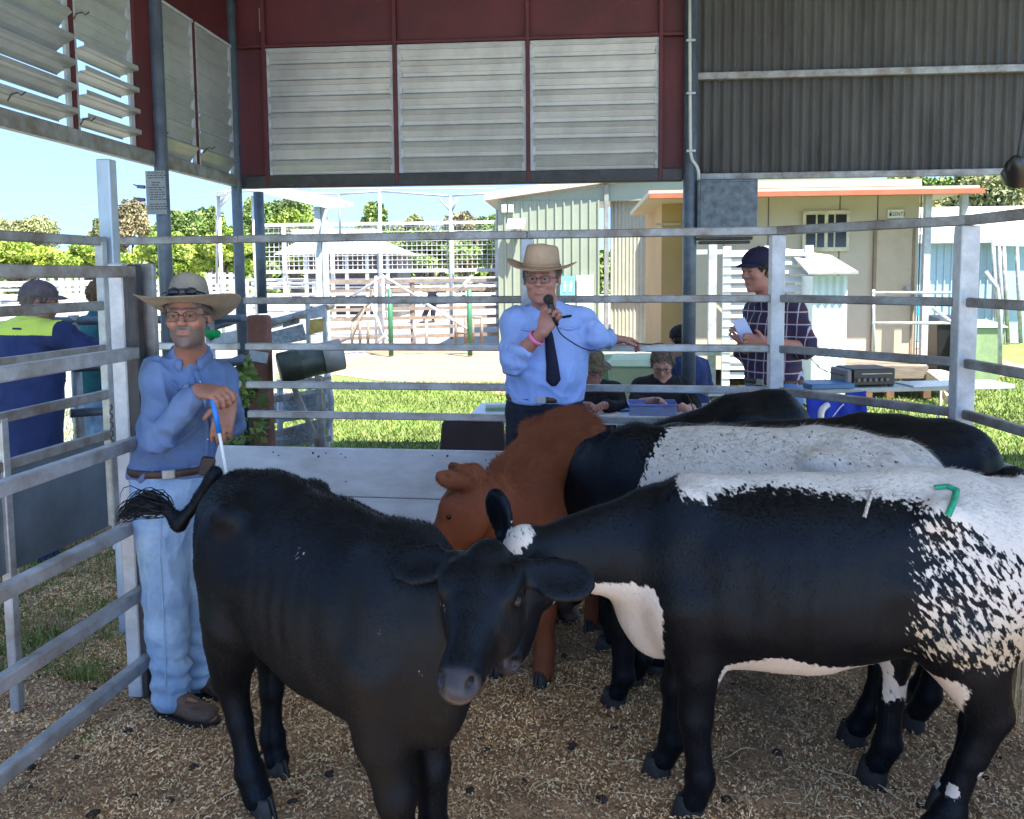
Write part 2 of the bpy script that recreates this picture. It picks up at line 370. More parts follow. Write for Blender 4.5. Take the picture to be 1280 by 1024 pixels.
# ================================================================ RING FENCE
def D2(u, v, d, z=None):
    p = PD(u, v, d)
    if z is not None: p.z = z
    return p
def zat(v, u=970, d=4.4): return PD(u, v, d).z
RZ = [zat(289), zat(373), zat(436), zat(489), zat(530)]
back = [(128, 4.95), (302, 4.83), (660, 4.6), (970, 4.4), (1205, 3.64), (1400, 2.75)]
P0 = [D2(u, 400, d, 0) for u, d in back]
fence = thing('stockyard_fence', 'galvanised pipe rail ring fence bending round behind the cattle with boarded lower part', 'fence', P0[2])
for i in range(len(P0)-1):
    for k, z in enumerate(RZ+[.62, .36]):
        if k == 4 and 1 <= i < 2: pass
        if k > 4 and i < 2: continue
        a, b = P0[i].copy(), P0[i+1].copy(); a.z = b.z = z
        if i == 0: pass
        dv = (b-a).normalized()*.02
        MB().bar(a+dv*(k > 0), b-dv*(k > 0), .034, .04 if k else .045).build('rail', galv_d if k < 2 or i > 2 else galv, fence, bevel=.005)
for i, (w_, t_) in enumerate(((0, 0), (0, 0), (.07, -.01), (.072, .03), (.08, .0), (.08, 0))):
    if w_: MB().bb((P0[i].x-w_/2, P0[i].y-w_/2, 0), (P0[i].x+w_/2, P0[i].y+w_/2, RZ[0]-.0235)).build('post', galv_w if i in (3, 4) else galv, fence, bevel=.006, seg=2)
# white painted boards low on the back fence
zc = PD(400, 563, 4.75).z; zm = PD(400, 626, 4.75).z
board_m = mat('painted_board', (.43, .48, .55), .55, var=.25, scale=2.5, c2=(.33, .36, .40), stretch=(1, 1, 3), bump=.08, bscale=15)
a, b = P0[0].copy(), P0[2].copy(); dv = (b-a).normalized()
for (z0, z1) in ((zm+.004, zc), (.12, zm-.004)):
    aa, bb_ = a.copy(), b.copy(); zz = (z0+z1)/2; aa.z = bb_.z = zz
    MB().bar(aa, bb_, .022, z1-z0).build('board', board_m, fence, bevel=.004)
sc = MB(); r = random.Random(4)
for _ in range(26):
    t = r.random(); p = a.lerp(b, t); p.z = r.choice([zc-.03, zc-.05, zm+.04, zm-.05, r.uniform(zm, zc), r.uniform(.3, zc)])
    nrm = Vector((dv.y, -dv.x, 0)); sc.tube([p+nrm*.008, p+nrm*.0155], r.uniform(.003, .007), 8)
sc.build('screw', dark_steel, fence)
# ---------------------------------------------------------------- swung gate on the left
G0, G1 = D2(176, 600, 3.42, 0), D2(-30, 600, 2.56, 0)
gz = [PD(176, v, 3.42).z for v in (340, 440, 551, 653, 741, 832)]
gate = thing('steel_gate', 'galvanised six rail cattle gate in the near foreground beside the leaning man', 'gate', G0)
gd = (G1-G0).normalized(); G2 = G0+gd*1.6
for k, z in enumerate(gz):
    a, b = G0.copy(), G2.copy(); a.z = b.z = z
    MB().bar(a, b, .045, .05 if k else .045).build('rail', galv if k else galv_d, gate, bevel=.007, seg=2)
MB().bar(G0+gd*-.02+Vector((0, 0, gz[-1]-.03)), G0+gd*-.02+Vector((0, 0, gz[0]+.03)), .04, .05, up=gd).build('stile', dark_steel, gate, bevel=.006)
MB().bar(G2+Vector((0, 0, gz[-1]-.03)), G2+Vector((0, 0, gz[0]+.03)), .04, .05, up=gd).build('stile', galv, gate, bevel=.006)
hp = thing('gate_post', 'galvanised square post, lit side coloured bright, that the near gate hangs on', 'post', D2(163, 600, 3.47, 0))
b0 = hp.location; zt_ = PD(150, 330, 3.47).z
MB().bb((b0.x-.035, b0.y-.035, 0), (b0.x+.025, b0.y+.035, zt_)).build('post', galv_w, hp, bevel=.005)
MB().bb((b0.x+.028, b0.y-.03, 0), (b0.x+.05, b0.y+.03, zt_-.01)).build('shaded_side_strip', dark_steel, hp, bevel=.003)  # bright post and dark strip put its lit and shaded sides into colour
MB().bb((b0.x+.053, b0.y+.03, .02), (b0.x+.12, b0.y+.06, zt_)).build('backing_post', galv, hp, bevel=.005)
# ---------------------------------------------------------------- side fence with a steel sheet
L0, L1 = D2(147, 500, 4.05, 0), D2(5, 600, 3.34, 0); ld = (L1-L0).normalized(); L2 = L0+ld*2.2
side = thing('side_fence', 'galvanised side fence with a flat steel sheet, beside the onlooker in yellow', 'fence', L0)
MB().bb((L0.x-.033, L0.y-.033, 0), (L0.x+.033, L0.y+.033, PD(143, 203, 4.05).z)).build('post', mat('bright_galv', (.42, .50, .58), .4, .5, var=.3, scale=6, stretch=(1, 1, .3)), side, bevel=.006, seg=2)
lz = [PD(143, v, 4.05).z for v in (303, 381, 434, 490, 540)]
for k, z in enumerate(lz):
    a = L0.copy(); b = L2.copy(); a.z = b.z = z
    MB().bar(a+ld*.045, b, .035, .042).build('rail', galv_d, side, bevel=.005)
zs0 = PD(153, 655, 4.05).z
a = L0+ld*.12; b = L2
MB().bar(Vector((a.x, a.y, (zs0+lz[4])/2)), Vector((b.x, b.y, (zs0+lz[4])/2)), .006, lz[4]-zs0-.02).build('steel_sheet', mat('flat_steel_sheet', (.16, .20, .235), .38, .6, var=.3, scale=3, bump=.03), side)
for p in (L0+ld*.07, L1): MB().bar(p+Vector((0, 0, .0 if p == L1 else zs0)), p+Vector((0, 0, lz[3] if p == L1 else lz[0])), .04, .04, up=ld).build('stile', galv, side, bevel=.004)
# latch chain
ch = MB(); pz = Vector((L0.x+.01, L0.y-.07, 0))
for i in range(9):
    c = pz+Vector((.0, -.012, PD(143, 480, 4.05).z-.1-i*.021)); M = Matrix.Rotation(i*1.57, 3, 'Z')
    ch.tube([c+M@Vector((.008*math.cos(t), 0, .015*math.sin(t))) for t in np.linspace(0, 6.28, 9)], .0028, 5, False)
ch.build('latch_chain', dark_steel, side)
# outer pipe race beyond the side fence
pr_ = thing('pipe_race', 'grey pipe rails of the race running past the corner of the shed', 'fence', PD(200, 500, 6.2)*1)
pr_.location.z = 0
for (a, b, r_) in (((60, 402, 5.6), (300, 398, 6.4), .03), ((90, 460, 5.6), (302, 452, 6.4), .03), ((88, 517, 5.6), (300, 500, 6.4), .03), ((255, 412, 6.2), (305, 397, 6.7), .03), ((255, 468, 6.2), (303, 448, 6.7), .035)):
    MB().tube([PD(*a), PD(*b)], r_, 10).build('rail', pipe_m, pr_, smooth=True)
for u, d in ((262, 6.25), (92, 5.7)): p = PD(u, 400, d); MB().tube([(p.x, p.y, 0), (p.x, p.y, 1.5)], .035, 10).build('post', galv, pr_, smooth=True)

# ---------------------------------------------------------------- things fixed to the shed
# conduit down the post
cd = thing('conduit', 'pale grey electrical conduit clipped down the dark shed post', 'conduit', PY(863, 100, YB-.12))
def py(u, v, dy=-.10): return PY(u, v, YB+dy)
MB().tube([py(862, -25), py(862.5, 120), py(863, 190), py(865, 200), py(871, 208), py(873, 214), py(873.5, 226)], .013, 8).build('pipe', mat('conduit_grey', (.5, .5, .49), .5, var=.15), cd, smooth=True)
for v in (51, 117, 189): p = py(863.5, v); MB().bb((p.x-.035, p.y-.02, p.z-.008), (p.x+.035, p.y+.012, p.z+.008)).build('clip', galv, cd)
# galvanised box
gb = thing('meter_box', 'weathered galvanised steel box on the post under the dark cladding', 'box', PY(908, 300, YB-.05))
p0, p1 = PY(871, 290, YB-.1), PY(947, 223.5, YB-.1)
gm = mat('blotchy_galvanised', (.12, .145, .165), .55, .35, var=.5, scale=14, c2=(.065, .08, .095), bump=.15, bscale=25)
MB().bb((p0.x, YB-.12, p0.z), (p1.x, YB+.02, p1.z)).build('body', gm, gb, bevel=.008)
MB().bb((p0.x+.02, YB-.128, p0.z+.02), (p1.x-.02, YB-.1185, p1.z-.02)).build('door', gm, gb, bevel=.004)
q = PY(871, 303, YB-.1)
for k in range(3): MB().bb((p0.x+.01*k, YB-.11, p0.z-.035-.03*k), (p1.x-.01-.02*k, YB+.0, p0.z-.012-.03*k)).build('ledge', dark_steel, gb, bevel=.006)
# notice on the left post
pn = PX(196, 240, XL+.1); npos = Vector((xp+.03, yp-.06, 0))
ns = thing('notice', 'laminated notice with lines of print fixed high on the side post', 'sign', (npos.x, npos.y, PD(196, 240, 4.4).z))
dn = (Vector((npos.x, npos.y, 0))).length
a, b = PY(182, 214, npos.y), PY(209, 268, npos.y)
MB().bb((a.x, npos.y-.006, b.z), (b.x, npos.y, a.z)).build('plate', mat('notice_grey', (.20, .21, .21), .4, var=.15), ns)
def text(s, name, loc, size, m, parent=None, rot=(math.pi/2, 0, 0), align='CENTER', ext=.0006, sx=1.0):
    c = bpy.data.curves.new(name, 'FONT'); c.body = s; c.size = size; c.align_x = align; c.extrude = ext; c.resolution_u = 2
    t = bpy.data.objects.new(name, c); col.objects.link(t); bpy.context.view_layer.update()
    me = bpy.data.meshes.new_from_object(t.evaluated_get(bpy.context.evaluated_depsgraph_get())); bpy.data.objects.remove(t)
    o = bpy.data.objects.new(name, me); col.objects.link(o); me.materials.clear(); me.materials.append(m)
    M = Matrix.Translation(Vector(loc)) @ Euler(rot).to_matrix().to_4x4() @ Matrix.Scale(sx, 4, (1, 0, 0)); me.transform(M)
    if parent: me.transform(Matrix.Translation(-parent.location)); o.parent = parent
    return o
nw, nh = b.x-a.x, a.z-b.z; ln = MB(); r = random.Random(9)
for k in range(16):
    zz = a.z-nh*(.06+k*.055); wl = nw*r.uniform(.3, .42) if k < 3 or k > 5 else nw*.2
    if k in (3, 12): continue
    x = (a.x+b.x)/2-wl
    while x < (a.x+b.x)/2+wl:
        l = r.uniform(.008, .03); ln.bb((x, npos.y-.0075, zz), (x+l, npos.y-.0062, zz+nh*.022)); x += l+.006
ln.build('print', mat('print_dark', (.03, .03, .03), .6, var=0), ns)
# small bracket items left of the notice
bk = thing('insulator_bracket', 'small dark bracket with two clamps on the post beside the notice', 'bracket', PY(181, 234, npos.y))
for v in (234, 250):
    p = PY(181, v, npos.y+.03); MB().tube([p, p+Vector((-.05, 0, .005))], .012, 8).tube([p+Vector((-.03, 0, 0)), p+Vector((-.075, 0, .018))], .005, 6).build('clamp', mat('clamp_grey', (.12, .12, .22), .5), bk)
# name plate on the maroon panel
p = PY(326, 25, YB+.03); MB().bb((p.x-.014, YB+.025, p.z-.09), (p.x+.014, YB+.038, p.z+.09)).build('strip_plate', mat('pale_plate', (.34, .30, .26), .6, var=.3, scale=30), None)
tag(bpy.data.objects['strip_plate'], 'small pale vertical strip on the maroon panel near the corner', 'plate')
# floodlight at the right
fp = PD(1272, 212, 4.6)
fl = thing('floodlight', 'round black lamp hanging below the corrugated wall at the edge of view', 'lamp', fp)
M = Euler((R(65), 0, R(-35))).to_matrix()
MB().lathe([(.0, .10), (.03, .10), (.035, .06), (.06, .04), (.075, -.02), (.085, -.05), (.085, -.06)], fp, 24, M).build('housing', black_m, fl, smooth=True)
MB().lathe([(.079, -.062), (.079, -.068), (0.001, -.068)], fp, 24, M).build('lens', mat('lens_glass', (.03, .045, .05), .1, var=.1), fl, smooth=True)
MB().tube([fp+Vector((0, 0, .03)), fp+Vector((0.05, .0, .5))], .012, 8).tube([fp+Vector((-.06, 0, .02)), fp+Vector((-.085, 0, -.02)), fp+Vector((-.06, 0, -.06))], .006, 6).build('bracket', dark_steel, fl)
# ================================================================ OUTSIDE: BUILDINGS
shed_g = mat('pale_green_steel', (.25, .29, .215), .55, .0, var=.12, scale=.6)
cream = mat('cream_trim', (.45, .41, .31), .6, var=.1)
beige = mat('beige_wall', (.50, .43, .33), .7, var=.12, scale=.8)
ochre_shade = mat('ochre_shade_wall', (.40, .27, .12), .7, var=.15, scale=.8)  # porch shade put into the darker tan of the recess
orange = mat('orange_gutter', (.38, .12, .06), .5, var=.15)
glass_d = mat('dark_glass', (.035, .035, .035), .12, var=.3, scale=2)
Yg = 20.0
gs = thing('farm_shed', 'pale green ribbed steel shed with cream roof edge behind the auctioneer', 'shed', PG(690, 433)); gs.location.y = Yg
def pg(u, v, Y=Yg): return PY(u, v, Y)
a, b = pg(622, 250), pg(757, 231)
wl = MB(); wl.corr((a.x, Yg, 0), (b.x, Yg, 0), (0, 0, a.z-.04), .2, .018, rib=True)
wl.build('wall', shed_g, gs)
MB().prism([(a.x, Yg+.03, a.z-.06), (b.x+6, Yg+.03, a.z-.06), (b.x+6, Yg+.03, b.z+.9), (b.x, Yg+.03, b.z)], (0, .1, 0)).build('gable', shed_g, gs)
MB().bb((a.x, Yg+.05, 0), (a.x+.05, Yg+7, a.z-.03)).build('side_wall', shed_g, gs)
MB().bb((b.x-.03, Yg-.05, 0), (b.x+.07, Yg+.4, b.z)).build('corner_trim', mat('grey_trim', (.22, .23, .21), .6), gs)
c0, c1 = pg(763, 250, Yg+.3), pg(822, 250, Yg+.3)
zd = pg(790, 250).z; zk = pg(790, 371, Yg+.3).z
MB().corr((c0.x, Yg+.3, 0), (c1.x, Yg+.3, 0), (0, 0, zk-.04), .09, .014).corr((c0.x, Yg+.32, zk+.0), (c1.x, Yg+.32, zk), (0, 0, zd-zk), .09, .014).build('roller_wall', mat('pale_cream_steel', (.34, .34, .26), .55, var=.12), gs, smooth=True)
MB().bb((c0.x, Yg+.2, zk-.05), (c1.x, Yg+.28, zk)).bb((c0.x, Yg+.15, zd), (c1.x, Yg+.3, zd+.12)).build('track', galv_w, gs)
MB().prism([(a.x-.3, Yg-.15, a.z-.02), (b.x+3, Yg-.15, b.z+.42), (b.x+3, Yg-.15, b.z+.62), (a.x-.3, Yg-.15, a.z+.16)], (0, 8, 0)).build('roof', cream, gs)
p = pg(824, 300); MB().bb((p.x-.08, Yg-.1, 0), (p.x+.08, Yg+.1, pg(824, 250).z)).build('column', white_m, gs)
fz = thing('shed_lamp', 'pale square floodlight tilted on the green shed wall', 'lamp', pg(645, 280, Yg-.3)); c = fz.location
MB().box(c, (.42, .05, .28), Euler((R(-35), 0, R(-12))).to_matrix()).build('housing', white_m, fz); MB().bb((c.x-.03, c.y, c.z-.35), (c.x+.03, c.y+.28, c.z)).build('bracket', galv, fz)
jb = thing('junction_box', 'two small white junction boxes above the tilted floodlight', 'box', pg(634, 261, Yg-.05)); c = jb.location
MB().bb((c.x-.13, c.y-.06, c.z-.09), (c.x-.01, c.y+.02, c.z+.09)).bb((c.x+.03, c.y-.06, c.z-.09), (c.x+.15, c.y+.02, c.z+.09)).build('housing', white_m, jb, bevel=.01)
dr = thing('wall_sign', 'blue toilet sign beside a white panel on the green shed', 'sign', pg(720, 400, Yg-.08)); c = dr.location; 
q0, q1 = pg(721, 344, Yg-.1), pg(742, 440, Yg-.1)
MB().bb((q0.x, Yg-.1, .05), (q1.x, Yg-.05, q0.z)).build('white_panel', white_m, dr)
q0, q1 = pg(700, 345, Yg-.12), pg(719, 371, Yg-.12)
MB().bb((q0.x, Yg-.1, .05), (q1.x, Yg-.06, q1.z)).build('lower_panel', white_m, dr)
MB().bb((q0.x, Yg-.13, q1.z), (q1.x, Yg-.07, q0.z)).build('blue_panel', mat('sign_blue', (.18, .40, .48), .5), dr)
fm = MB()
for dx in (-.07, .07):
    c = (q0+q1)/2+Vector((dx, 0, .0)); fm.lathe([(.001, .035), (.02, .02), (.02, -.02), (.001, -.035)], (c.x, Yg-.135, c.z+.085), 10); fm.bb((c.x-.035, Yg-.138, c.z-.03), (c.x+.035, Yg-.131, c.z+.05)); fm.bb((c.x-.022, Yg-.138, c.z-.13), (c.x+.022, Yg-.131, c.z-.03))
fm.build('figures', mat('sign_white', (.7, .8, .8), .5), dr)

# beige demountable
Yt = 13.0
bt = thing('demountable_building', 'raised beige amenities building with orange edged awning roof', 'building', (pg(1000, 480, Yt).x, Yt, 0))
def pt(u, v, Y=Yt): return PY(u, v, Y)
x0, x1 = pt(862, 300).x, pt(1148, 300).x; zb_, zt_ = pt(1000, 462).z, pt(1000, 248).z
MB().bb((x0, Yt, zb_), (x1, Yt+4, zt_+.25)).build('wall', beige, bt)
xo = pt(826, 300).x
MB().bb((PY(827, 300, Yt+.9).x, Yt+.9, zb_-.1), (x0-.003, Yt+4, zt_+.1)).build('recess_wall', ochre_shade, bt)
MB().bb((xo, Yt+.88, pt(840, 276).z-.02), (x0-.02, Yt+.9, pt(840, 276).z+.02)).build('recess_trim', cream, bt)
sm = MB()
for u in (905, 960, 1049, 1096, 1150): p = pt(u, 300); sm.bb((p.x-.006, Yt-.008, zb_+.01), (p.x+.006, Yt+.01, zt_+.2))
sm.build('panel_seam', mat('seam_brown', (.10, .075, .05), .7), bt)
# window
q0, q1 = pt(1003, 264), pt(1060, 314)
wn = MB().bb((q0.x, Yt-.05, q1.z), (q1.x, Yt-.004, q0.z)).build('window', mat('window_cream', (.62, .57, .40), .5), bt)
hw = (q1.x-q0.x)
for a_, b_ in ((.07, .27), (.31, .46), (.54, .66), (.70, .93)): MB().bb((q0.x+hw*a_, Yt-.058, q1.z+.06), (q0.x+hw*b_, Yt-.051, q0.z-.06)).build('pane', glass_d, wn).parent = bt
# door
q0, q1 = pt(1095, 283), pt(1139, 458)
dd = MB().bb((q0.x, Yt-.05, zb_+.02), (q1.x, Yt-.006, q0.z)).build('door', mat('door_beige', (.47, .38, .27), .6, var=.08), bt, bevel=.006)
p = pt(1130, 361); MB().lathe([(.001, .05), (.035, .04), (.035, .02), (.015, 0)], (p.x, Yt-.052, p.z), 12, Euler((math.pi/2, 0, 0)).to_matrix()).build('handle', galv, bt)
dfm = MB()
for u in (1093, 1141): p = pt(u, 300); dfm.bb((p.x-.02, Yt-.06, zb_), (p.x+.02, Yt, pt(1100, 280).z))
dfm.bb((pt(1093, 280).x, Yt-.06, pt(1100, 280).z), (pt(1141, 280).x, Yt, pt(1100, 280).z+.04)).build('door_frame', mat('frame_brown', (.25, .18, .11), .6), bt)
# roof and gutters
zu = pt(1000, 247, Yt-.5).z
rf = MB(); rf.bb((pt(946, 240, Yt-.6).x, Yt-.6, zu+.13), (pt(1152, 240, Yt-.6).x, Yt+4.2, pt(1000, 226, Yt-.6).z)).build('roof', cream, bt)
MB().bb((pt(812, 240, Yt-.75).x, Yt-.75, zu), (pt(1231, 246, Yt-.75).x, Yt-.6, zu+.07)).build('gutter', orange, bt)
MB().bb((pt(812, 240, Yt-.75).x, Yt-.598, zu+.05), (pt(1231, 246, Yt-.75).x, Yt+3.5, zu+.125)).build('awning_roof', cream, bt)
for u in (1158, 1203):
    p = PY(u, 300, Yt-.4); MB().bb((p.x-.045, Yt-.45, 0), (p.x+.045, Yt-.36, zu+.05)).build('awning_post', galv_w, bt)
st = MB()
for u in (880, 940, 1070, 1090, 1120): p = pt(u, 470); st.bb((p.x-.06, Yt+.1, 0), (p.x+.06, Yt+.22, zb_))
st.build('stump', wood_m, bt)
# GENTS sign
q0, q1 = pt(1109, 262.5), pt(1128.5, 272.5)
gt = thing('door_sign', 'small white sign reading GENTS above the beige door', 'sign', (q0.x, Yt-.03, q0.z))
MB().bb((q0.x, Yt-.03, q1.z), (q1.x, Yt-.005, q0.z)).build('plate', white_m, gt)
tm = mat('sign_black', (.02, .02, .02), .5, var=0)
text('GENTS', 'lettering', ((q0.x*.35+q1.x*.65), Yt-.032, q1.z+.03), .085, tm, gt, sx=.8)
c = Vector((q0.x+.035, Yt-.033, (q0.z+q1.z)/2)); MB().bb((c.x-.012, c.y-.001, c.z-.035), (c.x+.012, c.y+.001, c.z+.015)).lathe([(.001, .012), (.009, 0), (.001, -.012)], (c.x, c.y, c.z+.033), 8).build('figure', tm, gt)
# deck with rails
dk = thing('timber_deck', 'low timber landing with handrails below the beige door', 'deck', (pt(1110, 480, Yt-.8).x, Yt-.8, 0))
q0, q1 = PY(1064, 458, Yt-1.2), PY(1160, 476, Yt-1.2)
MB().bb((q0.x, Yt-1.2, q1.z+.03), (q1.x, Yt-.06, q0.z)).build('decking', wood_m, dk)
MB().bb((q1.x+.0, Yt-1.1, q1.z-.1), (q1.x+.55, Yt-.3, q1.z+.05)).build('step', galv_w, dk)
for u in (1070, 1085, 1112, 1158): p = PY(u, 470, Yt-1.1); MB().bb((p.x-.05, Yt-1.15, 0), (p.x+.05, Yt-1.05, q1.z+.025)).build('stump', mat('brown_stump', (.16, .08, .04), .8, var=.3), dk)
for v in (366, 404): MB().tube([PY(1090, v, Yt-1.1), PY(1150, v, Yt-1.1), PY(1200, v, Yt-1.1)], .02, 8).build('handrail', galv_w, dk, smooth=True)
MB().tube([PY(1166, 385, Yt-1.1), PY(1192, 405, Yt-1.1), PY(1192, 470, Yt-1.1)], .025, 8).build('handrail', galv_w, dk, smooth=True)
MB().tube([PY(1232, 340, Yt-1.3), PY(1246, 360, Yt-1.3), PY(1250, 390, Yt-1.3), PY(1250, 462, Yt-1.3)], .03, 8).build('handrail', galv_w, dk, smooth=True)
p = PY(1092, 450, Yt-1.1); MB().tube([p, PY(1092, 362, Yt-1.1)], .02, 8).build('handrail', galv_w, dk, smooth=True)
MB().bar(PY(1160, 470, Yt-1.2), PY(1208, 505, Yt-2.2), .05, .14).bar(PY(1172, 476, Yt-1.25), PY(1185, 500, Yt-1.9), .05, .12).build('stair_stringer', mat('pale_timber', (.45, .36, .25), .8, var=.3), dk)
bp = thing('blue_sheet', 'narrow bright blue sheet beside the awning post', 'panel', PY(1149, 400, Yt-.2)); c = bp.location
MB().bb((c.x-.03, c.y, PY(1149, 395, Yt-.2).z), (c.x+.07, c.y+.03, PY(1149, 368, Yt-.2).z)).build('sheet', mat('sky_blue', (.03, .35, .62), .5), bp)
# louvred screen
Ys = 11.6
ls = thing('louvre_screen', 'white slatted privacy screen behind the man in the plaid shirt', 'screen', (PY(960, 480, Ys).x, Ys, 0))
s0, s1 = PY(904, 308, Ys), PY(1016, 308, Ys); zt2 = s0.z
for x in (s0.x+.05, (s0.x+s1.x)/2, s1.x-.05): MB().bb((x-.05, Ys-.04, 0), (x+.05, Ys+.04, zt2)).build('upright', white_m, ls)
k = 0; z = .35
while z < zt2-.05:
    MB().box(((s0.x+s1.x)/2, Ys-.02, z), (s1.x-s0.x-.02, .012, .10), Euler((R(-38), 0, 0)).to_matrix()).build('slat', white_m, ls); z += .118
# extra posts by the wall
yp_ = thing('wall_rack', 'pale galvanised upright frame against the beige wall', 'frame', (PY(890, 480, 12.2).x, 12.2, 0))
MB().bb((PY(886, 300, 12.2).x, 12.16, 0), (PY(896, 300, 12.2).x, 12.26, PY(890, 306, 12.2).z)).build('upright', galv_w, yp_)
MB().bb((PY(868, 300, 12.2).x, 12.18, PY(890, 318, 12.2).z), (PY(905, 300, 12.2).x, 12.22, PY(890, 312, 12.2).z)).bb((PY(868, 300, 12.2).x, 12.1, PY(890, 444, 12.2).z), (PY(905, 300, 12.2).x, 12.25, PY(890, 436, 12.2).z)).build('crossbar', galv_w, yp_)
MB().bar(PY(896, 382, 12.2), PY(912, 400, 12.2), .04, .04).build('brace', mat('pale_timber', (.5, .4, .3), .8), yp_)
# corrugated cabinet
cb = thing('corrugated_cabinet', 'white corrugated lean-to cabinet with a sloping grey lid', 'cabinet', (PY(1036, 480, 11).x, 11, 0))
c0, c1 = PY(1016, 345, 11), PY(1060, 345, 11)
MB().corr((c0.x, 11, 0), (c1.x, 11, 0), (0, 0, c0.z), .09, .01).build('front', mat('white_steel', (.66, .74, .74), .5, var=.08), cb, smooth=True)
MB().bb((c0.x+.01, 11.02, 0), (c1.x-.01, 11.9, c0.z)).build('body', white_m, cb)
MB().prism([(c0.x-.1, 10.85, c0.z+.02), (c1.x+.08, 10.85, c0.z+.02), (c1.x+.08, 12, c0.z+.25), (c0.x-.1, 12, c0.z+.35)], (0, 0, .03)).build('lid', mat('lid_grey', (.33, .33, .31), .6), cb)
# white-blue shed on the right
Yr = 21.5
rs = thing('white_shed', 'pale blue ribbed shed with white corrugated roof at the right', 'shed', (PY(1200, 430, Yr).x, Yr, 0))
r0, r1 = PY(1138, 302, Yr), PY(1246, 302, Yr)
bl = mat('pale_blue_steel', (.30, .43, .50), .5, var=.08)
MB().corr((r0.x, Yr, 0), (r1.x, Yr, 0), (0, 0, r0.z), .17, .018, rib=True).build('wall', bl, rs)
MB().bb((r1.x, Yr, 0), (r1.x+8, Yr+.3, r0.z)).build('end_wall', bl, rs)
ry = MB(); rz_ = PY(1200, 266, Yr+5).z
ry.add([(r0.x-1, Yr-.3, r0.z+.1), (r1.x+8, Yr-.3, r0.z+.1), (r1.x+8, Yr+5, rz_+.15), (r0.x-1, Yr+5, rz_+.15)], [(0, 1, 2, 3)]).build('roof', white_m, rs, solid=.05)
MB().bb((r0.x-1, Yr-.36, r0.z-.06), (r1.x+.5, Yr-.3, r0.z+.16)).build('gutter', galv_w, rs)
for u in (1249, 1256, 1262, 1278): p = PY(u, 380, Yr-.6); MB().tube([(p.x, p.y, 0), (p.x-.2, p.y, r0.z)], .05, 6).build('pole', galv, rs, smooth=True)
MB().bar(PY(1240, 304, Yr-.6), PY(1330, 306, Yr-.6), .1, .12).build('lintel', galv_w, rs)

# ---------------------------------------------------------------- bins
def wheelie(px, py_, Y, label, m, h=1.05, grp='wheelie bins'):
    p = PY(px, py_, Y); t = thing('wheelie_bin', label, 'bin', (p.x, Y, 0), random.Random(px).uniform(-.3, .3), grp)
    b = MB(); w0, w1 = .21, .27
    b.add([(-w0, -w0, .06), (w0, -w0, .06), (w0, w0, .06), (-w0, w0, .06), (-w1, -w1, h*.9), (w1, -w1, h*.9), (w1, w1, h*.9), (-w1, w1, h*.9)], [(3, 2, 1, 0), (0, 1, 5, 4), (1, 2, 6, 5), (2, 3, 7, 6), (3, 0, 4, 7), (4, 5, 6, 7)]).build('body', m, t, local=True, bevel=.02, seg=3)
    l = MB(); l.add([(-.3, -.31, h*.9), (.3, -.31, h*.9), (.3, .3, h*.93), (-.3, .3, h*.93), (-.22, -.22, h*.96), (.22, -.22, h*.96), (.22, .2, h), (-.22, .2, h)], [(3, 2, 1, 0), (0, 1, 5, 4), (1, 2, 6, 5), (2, 3, 7, 6), (3, 0, 4, 7), (4, 5, 6, 7)]).build('lid', m, t, local=True, bevel=.015, seg=2)
    for s in (-1, 1): MB().tube([(s*.20, .24, .1), (s*.26, .24, .1)], .1, 14).build('wheel', black_m, t, local=True, smooth=True)
    return t
bing = mat('bin_green', (.25, .34, .17), .5, var=.2); binpale = mat('bin_pale_green', (.42, .48, .27), .5, var=.15)
wheelie(768, 450, 8.6, 'green wheelie bin nearest the auctioneer, behind the seated man', bing, .98)
wheelie(795, 450, 8.3, 'paler green wheelie bin between the two seated people', binpale, .96)
wheelie(1222, 430, 13.2, 'green wheelie bin right of the fence post near the pale blue shed', bing, 1.0)
wheelie(1184, 420, 13.6, 'black wheelie bin under the handrail by the deck', black_m, 1.05)

# ================================================================ YARDS, MESH, FRAMES (left background)
wy = mat('yard_white', (.50, .50, .50), .6, var=.25, scale=2)
def yard_fence(u0, u1, Yv0, Yv1, h, n, label, m=None, picket=False):
    a, b = PY(u0, 400, Yv0), PY(u1, 400, Yv1); a.z = b.z = 0; t = thing('yard_fence', label, 'fence', a, group=None)
    m = m or wy; L = (b-a).length; k = max(2, int(L/2.4))
    pm_ = MB(); 
    for i in range(k+1): p = a.lerp(b, i/k); MB().bb((p.x-.05, p.y-.05, 0), (p.x+.05, p.y+.05, h+.05)).build('post', m, t)
    for j in range(n):
        z = h-(h-.3)*j/(n-1); MB().bar(a+Vector((0, -.06, z)), b+Vector((0, -.06, z)), .05, .08).build('rail', m, t)
    if picket:
        kk = int(L/.22); pk = MB()
        for i in range(kk): p = a.lerp(b, (i+.5)/kk); pk.bb((p.x-.06, p.y-.12, .1), (p.x+.06, p.y-.09, h+.1))
        pk.build('pickets', m, t)
    return t
yard_fence(-60, 310, 24, 27, 1.55, 5, 'nearest white rail yard fence, far left beyond the onlooker in the cap')
yard_fence(-80, 640, 33, 35, 1.6, 5, 'long white rail yard fence across the far yards behind the mesh')
yard_fence(-60, 640, 46, 46, 1.6, 4, 'farthest thin white yard fence below the trees')
yard_fence(55, 105, 28.5, 29, 1.9, 2, 'short white picket gate section left of the galvanised post', picket=True)
yard_fence(262, 296, 28.5, 29, 1.8, 2, 'short white picket gate section beside the corner pipe post', picket=True)
yard_fence(318, 470, 30, 30, 1.5, 4, 'white fence section in front of the small rotunda')
brn = mat('brown_rail', (.22, .17, .13), .7, .1, var=.3)
yard_fence(400, 625, 19, 20.5, 1.62, 7, 'brown grey steel yard panels behind the drum', brn)
